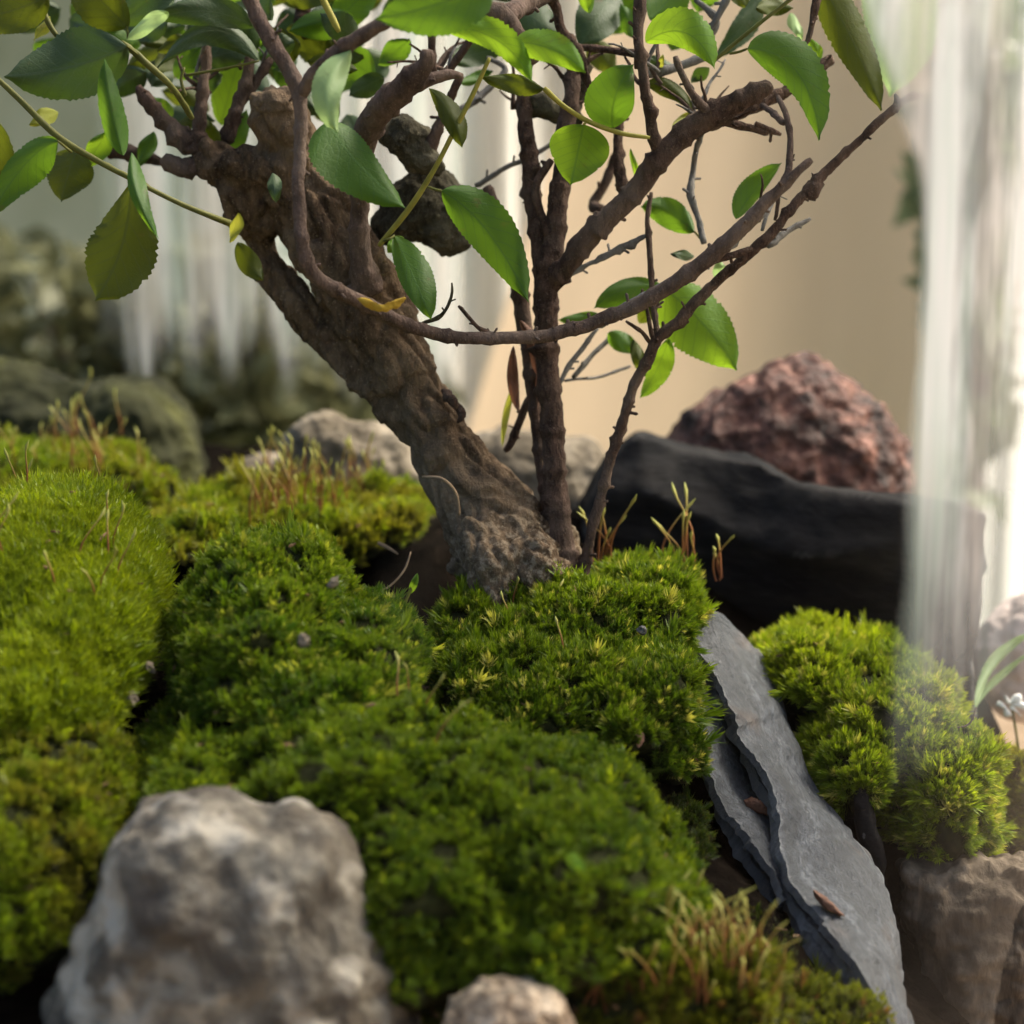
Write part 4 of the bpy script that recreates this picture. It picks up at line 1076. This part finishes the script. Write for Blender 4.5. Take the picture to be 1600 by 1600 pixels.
# ---- leaves: base, (mid), tip, half widths in px, material key, distance, side depth tilt
def leaf(base, tip, wl, wr, k='g', d=.54, mid=None, tl=None, tr=None, dz=None, pet=None, name='leaf', parent=None, serr=1.0, shape=.9):
    rr = random.Random(int(base[0]*13+tip[1]*7+d*1000))
    tl = rr.uniform(-.5, .5) if tl is None else tl
    tr = rr.uniform(-.5, .5) if tr is None else tr
    dz = rr.uniform(-.006, .006) if dz is None else dz
    b = np.array(base, float); t_ = np.array(tip, float)
    m_ = np.array(mid, float) if mid else (b+t_)/2+np.array([-(t_-b)[1], (t_-b)[0]])*rr.uniform(-.05, .05)
    c1 = 2*m_-.5*(b+t_)
    nu, nv = 44, 5
    vs = []; fs = []; uv = []
    n_w = rr.uniform(0, 10)
    for i in range(nu+1):
        t = i/nu
        q = (1-t)**2*b+2*t*(1-t)*c1+t*t*t_
        tg = 2*(1-t)*(c1-b)+2*t*(t_-c1); tg /= (np.linalg.norm(tg)+1e-9)
        pr = np.array([-tg[1], tg[0]])          # image perpendicular (y down)
        wsh = (math.sin(math.pi*t**shape)**.72)*(1-.18*t)
        if t > .9: wsh *= (1-((t-.9)/.1))**.6
        wsh *= 1+.028*serr*(1 if i % 2 else -1)*(t > .15)*(.5+rr.random())
        if rr.random() < .05: wsh *= .93
        wsh = max(wsh, .012)
        dd = d+dz*(2*t-1)+dz*.8*math.sin(math.pi*t)
        for j in range(-nv, nv+1):
            s = j/nv; wv = wr if s > 0 else wl; til = tr if s > 0 else tl
            qq = q+pr*(-s)*wv*wsh
            off = til*abs(s)*wv*wsh*d/KPX + .0010*abs(s)**1.5*math.sin(t*8+n_w+s*2.5)+.0010*(abs(s)**2)
            vs.append(P(qq[0], qq[1], dd)+FWD*off); uv.append((t, s*wsh, 0))
    M = 2*nv+1
    for i in range(nu):
        for j in range(M-1):
            a = i*M+j; fs.append((a, a+1, a+M+1, a+M))
    me = mesh(name, vs, fs)
    at = me.attributes.new('luv', 'FLOAT_VECTOR', 'POINT'); at.data.foreach_set('vector', np.array(uv).ravel())
    o = link(name, me, LM[k], parent or tree)
    if pet:
        branch([(pet[0], pet[1], d+.002, 2.6), ((pet[0]+base[0])/2+1, (pet[1]+base[1])/2+1, d+.001, 2.2), (base[0], base[1], d-dz, 2.0)], 'petiole', M_YTWIG if k in 'by' else M_GTWIG, parent=o, seg=6, rough=0)
    return o
Lf = leaf
Lf((198, 72), (6, 120), 70, 55, 'd', .522, mid=(110, 105), pet=(215, 85), tl=.3, tr=.2)
Lf((75, -6), (-50, 30), 45, 40, 'o', .515, pet=(62, 0))
Lf((78, 25), (52, 62), 10, 9, 'y', .545)
Lf((198, 42), (105, -50), 35, 45, 'o', .535, pet=(200, 60))
Lf((190, 35), (285, -40), 30, 35, 'd', .54)
Lf((262, 18), (198, 62), 14, 16, 'p', .505)
Lf((395, 40), (238, 30), 28, 24, 'd', .545, mid=(320, 18))
Lf((405, 95), (245, 105), 18, 26, 'd', .55, mid=(330, 48), pet=(290, 118))
Lf((300, 60), (245, 80), 14, 14, 'o', .57)
Lf((192, 242), (163, 92), 20, 25, 'g', .505, mid=(172, 165), tl=.9, tr=.8)
Lf((205, 238), (246, 372), 12, 18, 'g', .505, mid=(212, 300), tl=.9, tr=.8)
Lf((120, 235), (95, 315), 45, 42, 'o', .55, shape=.75)
Lf((165, 205), (130, 260), 18, 20, 'b', .552)
Lf((90, 220), (-20, 345), 28, 34, 'g', .51, mid=(38, 258), pet=(112, 238))
Lf((-6, 190), (-12, 345), 36, 34, 'o', .512)
Lf((90, 175), (45, 195), 14, 15, 'y', .55)
Lf((205, 283), (148, 470), 62, 60, 'o', .528, mid=(190, 385), shape=1.25, pet=(212, 276), tl=.2, tr=.3)
Lf((345, 195), (392, 40), 30, 34, 'b', .585)
Lf((355, 250), (385, 170), 18, 20, 'g', .575)
Lf((345, 225), (310, 180), 12, 14, 'o', .57)
Lf((400, 80), (345, 15), 30, 25, 'd', .57)
Lf((548, 78), (528, 205), 30, 26, 'p', .487, mid=(512, 140), tl=.5)
Lf((512, 188), (634, 325), 62, 34, 'g', .51, mid=(555, 250), tl=-.5, tr=.4, shape=.8)
Lf((765, -30), (585, 30), 52, 55, 'g', .475, mid=(690, 5), shape=.8)
Lf((690, 42), (832, 128), 20, 32, 'b', .50, mid=(775, 62), tl=.3, tr=-.2)
Lf((805, 66), (915, 112), 24, 34, 'b', .50, mid=(865, 78), tl=.2, tr=.3, shape=.75)
Lf((850, 138), (752, 120), 12, 22, 'o', .528, mid=(800, 126))
Lf((670, 138), (722, 230), 20, 22, 'o', .53, mid=(704, 178), shape=1.2)
Lf((690, 298), (826, 472), 36, 48, 'g', .52, mid=(762, 362), tl=.3, tr=-.1, pet=(668, 292))
Lf((616, 368), (674, 500), 24, 34, 'g', .53, mid=(648, 438), pet=(600, 376))
Lf((912, 194), (892, 288), 50, 52, 'b', .53, shape=.72, serr=.3, pet=(918, 186), tl=.1, tr=.15)
Lf((958, 200), (990, 100), 34, 50, 'g', .533, mid=(962, 150), shape=.8, pet=(962, 208), serr=.4)
Lf((800, 0), (885, 60), 35, 35, 'd', .585)
Lf((960, -20), (905, 72), 40, 38, 'd', .575)
Lf((905, -30), (922, 20), 14, 15, 'b', .56)
Lf((925, 60), (962, 112), 26, 24, 'o', .59)
Lf((995, 60), (970, 5), 18, 15, 'g', .57)
Lf((1010, 65), (1117, 108), 24, 44, 'b', .522, mid=(1072, 52), tl=.2, tr=.2)
Lf((1015, 30), (1075, -40), 35, 35, 'g', .56)
Lf((1008, 132), (1084, 176), 14, 17, 'o', .55, mid=(1050, 140))
Lf((1028, 110), (1036, 84), 7, 6, 'y', .55)
Lf((1050, 200), (1082, 174), 6, 6, 'y', .555)
Lf((1108, 105), (1080, 128), 12, 12, 'd', .56)
Lf((1010, 90), (1060, 110), 14, 12, 'd', .57)
Lf((1185, -10), (1116, 92), 18, 26, 'd', .575, mid=(1160, 40))
Lf((1182, 12), (1240, 12), 17, 18, 'o', .55)
Lf((1165, 10), (1130, -50), 20, 20, 'o', .555)
Lf((1168, 76), (1281, 218), 30, 50, 'g', .528, mid=(1245, 112), pet=(1140, 84), tl=.3, tr=.1, shape=.85)
Lf((1265, 60), (1282, 97), 12, 12, 'b', .555)
Lf((1235, 20), (1255, 60), 10, 11, 'p', .575)
Lf((1270, -50), (1378, 172), 32, 38, 'o', .545, mid=(1330, 60), tl=.2, tr=.3)
Lf((1360, -90), (1392, 150), 60, 72, 'p', .60, mid=(1400, 20), shape=1.1)  # pale leaf built to stand for a leaf's reflection in the glass
Lf((985, 232), (1001, 292), 5, 6, 'b', .56)
Lf((1085, 362), (1002, 322), 26, 24, 'g', .56, mid=(1040, 330), pet=(1094, 372))
Lf((1150, 342), (1222, 254), 14, 26, 'g', .55, mid=(1180, 296))
Lf((1085, 400), (1048, 396), 9, 9, 'd', .56)
Lf((1125, 438), (1124, 404), 12, 11, 'p', .56)
Lf((1035, 448), (928, 482), 18, 30, 'g', .56, mid=(975, 452))
Lf((1034, 448), (1152, 578), 62, 48, 'b', .565, mid=(1098, 505), tl=.1, tr=.2, shape=.85)
Lf((935, 490), (872, 500), 10, 12, 'g', .57)
Lf((950, 520), (1000, 548), 18, 18, 'g', .575)
Lf((1045, 528), (1000, 622), 14, 24, 'b', .56, mid=(1026, 578))
Lf((1000, 505), (1030, 470), 14, 15, 'o', .57)
Lf((990, 530), (1010, 590), 12, 12, 'o', .57)
Lf((372, 332), (358, 378), 9, 12, 'y', .50)
Lf((372, 378), (412, 438), 20, 18, 'o', .50, mid=(390, 412))
Lf((425, 270), (430, 315), 12, 14, 'd', .52)
Lf((630, 370), (605, 395), 14, 12, 'b', .55)
Lf((812, 500), (840, 640), 10, 14, 'r', .56, mid=(838, 560), tl=.8, tr=.9)
Lf((802, 540), (812, 645), 8, 12, 'r', .563, mid=(800, 600))
Lf((803, 600), (785, 700), 5, 7, 'y', .575)
Lf((560, 60), (500, 20), 26, 24, 'd', .56)
Lf((480, 95), (560, 110), 20, 18, 'o', .56)
Lf((600, 120), (545, 150), 22, 20, 'd', .565)
Lf((640, 60), (590, 100), 22, 20, 'g', .565)
Lf((700, 90), (790, 70), 22, 24, 'd', .575)
Lf((720, 130), (770, 110), 10, 12, 'g', .57)
Lf((420, 40), (455, 100), 26, 26, 'd', .575)
Lf((460, 140), (425, 90), 20, 22, 'g', .58)
Lf((520, 40), (590, -30), 30, 30, 'g', .57)
Lf((610, 0), (690, -50), 34, 30, 'd', .56)
Lf((240, 110), (290, 70), 20, 22, 'o', .575)
Lf((265, 190), (240, 150), 18, 16, 'b', .575)
Lf((240, 205), (215, 260), 14, 14, 'g', .57)
Lf((270, 215), (300, 180), 14, 14, 'o', .575)
rl = random.Random(5)
for k in range(26):   # crown beyond the top of the frame, and a thin fill behind it
    x = rl.uniform(100, 1150); y = rl.uniform(-230, -50)
    a = rl.uniform(0, 6.28); L = rl.uniform(70, 130)
    Lf((x, y), (x+math.cos(a)*L, y+math.sin(a)*L*.6), rl.uniform(22, 42), rl.uniform(22, 42), rl.choice('ggddob'), rl.uniform(.50, .60), tl=rl.uniform(-1, 1), tr=rl.uniform(-1, 1))

for k in range(26):   # denser, nearer foliage along the top left
    x = rl.uniform(215, 600); y = rl.uniform(-30, 70) if k < 18 else rl.uniform(40, 120)
    a = rl.uniform(0, 6.28); L = rl.uniform(60, 115)
    Lf((x, y), (x+math.cos(a)*L, y+math.sin(a)*L*.45), rl.uniform(20, 34), rl.uniform(20, 34), rl.choice('ddogdg'), rl.uniform(.545, .59), tl=rl.uniform(-.8, .8), tr=rl.uniform(-.8, .8))
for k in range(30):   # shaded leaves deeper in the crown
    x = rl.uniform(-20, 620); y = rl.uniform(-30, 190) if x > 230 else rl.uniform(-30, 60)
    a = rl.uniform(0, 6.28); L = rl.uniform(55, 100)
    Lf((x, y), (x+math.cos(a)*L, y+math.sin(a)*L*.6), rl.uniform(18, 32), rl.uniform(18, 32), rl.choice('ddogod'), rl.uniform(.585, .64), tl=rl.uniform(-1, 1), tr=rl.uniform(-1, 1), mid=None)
for k in range(34):
    x = rl.uniform(200, 620) if k < 22 else rl.uniform(640, 1180); y = rl.uniform(-30, 150) if k < 22 else rl.uniform(-40, 40)
    a = rl.uniform(0, 6.28); L = rl.uniform(50, 95)
    Lf((x, y), (x+math.cos(a)*L, y+math.sin(a)*L), rl.uniform(18, 30), rl.uniform(18, 30), rl.choice('gddog'), rl.uniform(.572, .63), tl=rl.uniform(-1, 1), tr=rl.uniform(-1, 1))

# ------------------------------------------------------------------ small loose things
def strand(path, label, mat=None, name='plant_fibre', cat='fibre'):
    vs, fs = tube_geo(path, 6, .001, .1, 300, 3)
    o = link(name, mesh(name, vs, fs), mat or M_CUT); tag(o, label, cat); return o
strand([(575, 935, .54, 1.6), (610, 915, .54, 1.8), (632, 890, .541, 1.8), (642, 862, .542, 1.4)], 'thin pale curved root fibre over the dark hollow left of the trunk')
strand([(590, 848, .56, 4), (610, 858, .56, 3), (622, 866, .56, 2)], 'short orange-brown wood splinter in the dark hollow left of the trunk', name='splinter', cat='splinter')
strand([(1265, 1180, .56, 2), (1330, 1165, .55, 2), (1480, 1140, .545, 1.5), (1515, 1130, .545, 1.5), (1525, 1105, .545, 1.2)], 'fine red-brown tendril arching over the right moss cushion', M_BRANCHP)
# sprout in the hollow
sp = empty('sprout', P(625, 975, .535)); tag(sp, 'tiny bright green sprout with a club tip in the dark hollow', 'sprout')
branch([(622, 985, .535, 2.5), (630, 950, .535, 2.5), (640, 925, .535, 2.5), (645, 912, .535, 3)], 'stem', M_YTWIG, parent=sp)
leaf((640, 928), (652, 895), 6, 7, 'b', .535, name='leaf', parent=sp, serr=0)
def loose(outl, d, dep, label, mat, name, cat):
    return inflate(name, outl, d, dep, label, mat, cat, rough=.0004, nsc=300, rings=6)
loose([(1160, 1250), (1175, 1242), (1200, 1262), (1205, 1275), (1185, 1272), (1165, 1262)], .519, .001, 'small brown oval seed husk lying on the slate slab', simple('husk', (.13, .055, .03), .6), 'seed_husk', 'seed husk')
loose([(1270, 1390), (1290, 1400), (1315, 1425), (1320, 1432), (1300, 1428), (1280, 1412)], .488, .0015, 'ragged brown bark flake on the lower part of the slate slab', simple('flake', (.14, .07, .045), .8), 'bark_flake', 'bark flake')
loose([(988, 1148), (996, 1138), (1005, 1142), (1007, 1158), (998, 1168), (990, 1160)], .495, .0008, 'small pale pink-brown seed husk stuck in the moss left of the slate', simple('pink_husk', (.38, .2, .15), .7), 'seed_husk', 'seed husk')
fl = empty('fallen_leaf', P(898, 1348, .415)); tag(fl, 'small yellow-green oval leaf fallen on the deep-green moss carpet', 'leaf')
leaf((884, 1338), (914, 1364), 11, 12, 'b', .417, name='blade', parent=fl, serr=0, shape=.8, tl=.2, tr=.2)
def crumb(x, y, d_, r, lb, mat):
    rc = random.Random(int(x)); bm = bmesh.new(); bmesh.ops.create_icosphere(bm, subdivisions=2, radius=1)
    ax_ = [rc.uniform(.7, 1.3) for _ in range(3)]
    for v in bm.verts:
        q = v.co*1.6+Vector((x, y, 0)); v.co *= 1+.55*noise.noise(q)+.35*noise.noise(q*2.7); v.co = Vector((v.co.x*ax_[0], v.co.y*ax_[1], v.co.z*ax_[2]*.75))*(r*d_/KPX)
    me = bpy.data.meshes.new('crumb'); bm.to_mesh(me); bm.free()
    o = link('grit_crumb', me, mat, None, False); o.location = P(x, y, d_); o.rotation_euler = (rc.random(), rc.random(), rc.random()*6)
    tag(o, lb, 'crumb')
for (x, y, d_, r, lb) in ((474, 1000, .462, 12, 'light grey grit crumb on the face of the rounded left moss cushion'), (521, 910, .475, 9, 'tiny grey grit crumb near the top of the rounded left moss cushion'),
                       (232, 1042, .482, 13, 'uppermost pale grit crumb in the dark gap between the left cushions'), (203, 1092, .475, 15, 'largest grey grit crumb in the dark gap between the left cushions'),
                       (178, 1128, .472, 9, 'lowest grit crumb in the dark gap between the left cushions'),
                       (1003, 985, .515, 8, 'dark grit crumb on the moss right of the trunk foot')):
    crumb(x, y, d_, r, lb, M_BEIGE if not lb.startswith('dark') else M_BLACK)
# white flower and grassy leaf at right
fw = empty('flower', P(1580, 1105, .60)); tag(fw, 'small blurred white blossom at the right edge below the pale rock', 'flower')
wm = simple('petal', (.8, .8, .76), .6, .2, .1)
for k in range(6):
    a = k*1.05; c = P(1582, 1102, .60); vs = []; 
    o = inflate('petal', [(1582+math.cos(a)*4-8, 1102+math.sin(a)*4), (1582+math.cos(a)*14-6, 1102+math.sin(a)*10-7), (1582+math.cos(a)*26, 1102+math.sin(a)*20), (1582+math.cos(a)*14+6, 1102+math.sin(a)*10+7)], .60, .001, None, wm, rough=.0002, rings=6, parent=fw)
    o.matrix_parent_inverse = fw.matrix_basis.inverted()
branch([(1582, 1110, .60, 2), (1590, 1160, .60, 2), (1600, 1230, .60, 2)], 'stem', M_GTWIG, parent=fw)
gb = empty('grass_blade', P(1520, 1110, .60)); tag(gb, 'pale green arching grass blade in front of the pale rock at right', 'grass blade')
leaf((1524, 1108), (1625, 985), 9, 10, 'p', .595, mid=(1558, 1030), name='blade', parent=gb, serr=0)
leaf((1524, 1108), (1630, 1010), 6, 6, 'p', .597, mid=(1565, 1055), name='blade', parent=gb, serr=0)
# blades rising in front of the black rock
for i, (x0, x1, n_) in enumerate(((925, 975, 7), (1015, 1080, 8), (1090, 1135, 4))):
    e = empty('sprout', P((x0+x1)/2, 900, .575))
    tag(e, ['pale green spore stalks right beside the thin right stem', 'pale green spore stalks in front of the black slate, above the tip of the slab', 'few short reddish spore stalks right of the slab tip'][i], 'moss stalks')
    rg = np.random.default_rng(40+i)
    for k in range(n_):
        stalk(P(rg.uniform(x0, x1), rg.uniform(875, 900), .578), (.023 if i < 2 else .012)*rg.uniform(.6, 1.15), .16, e, rg, .0003)
print('objects', len(bpy.data.objects))
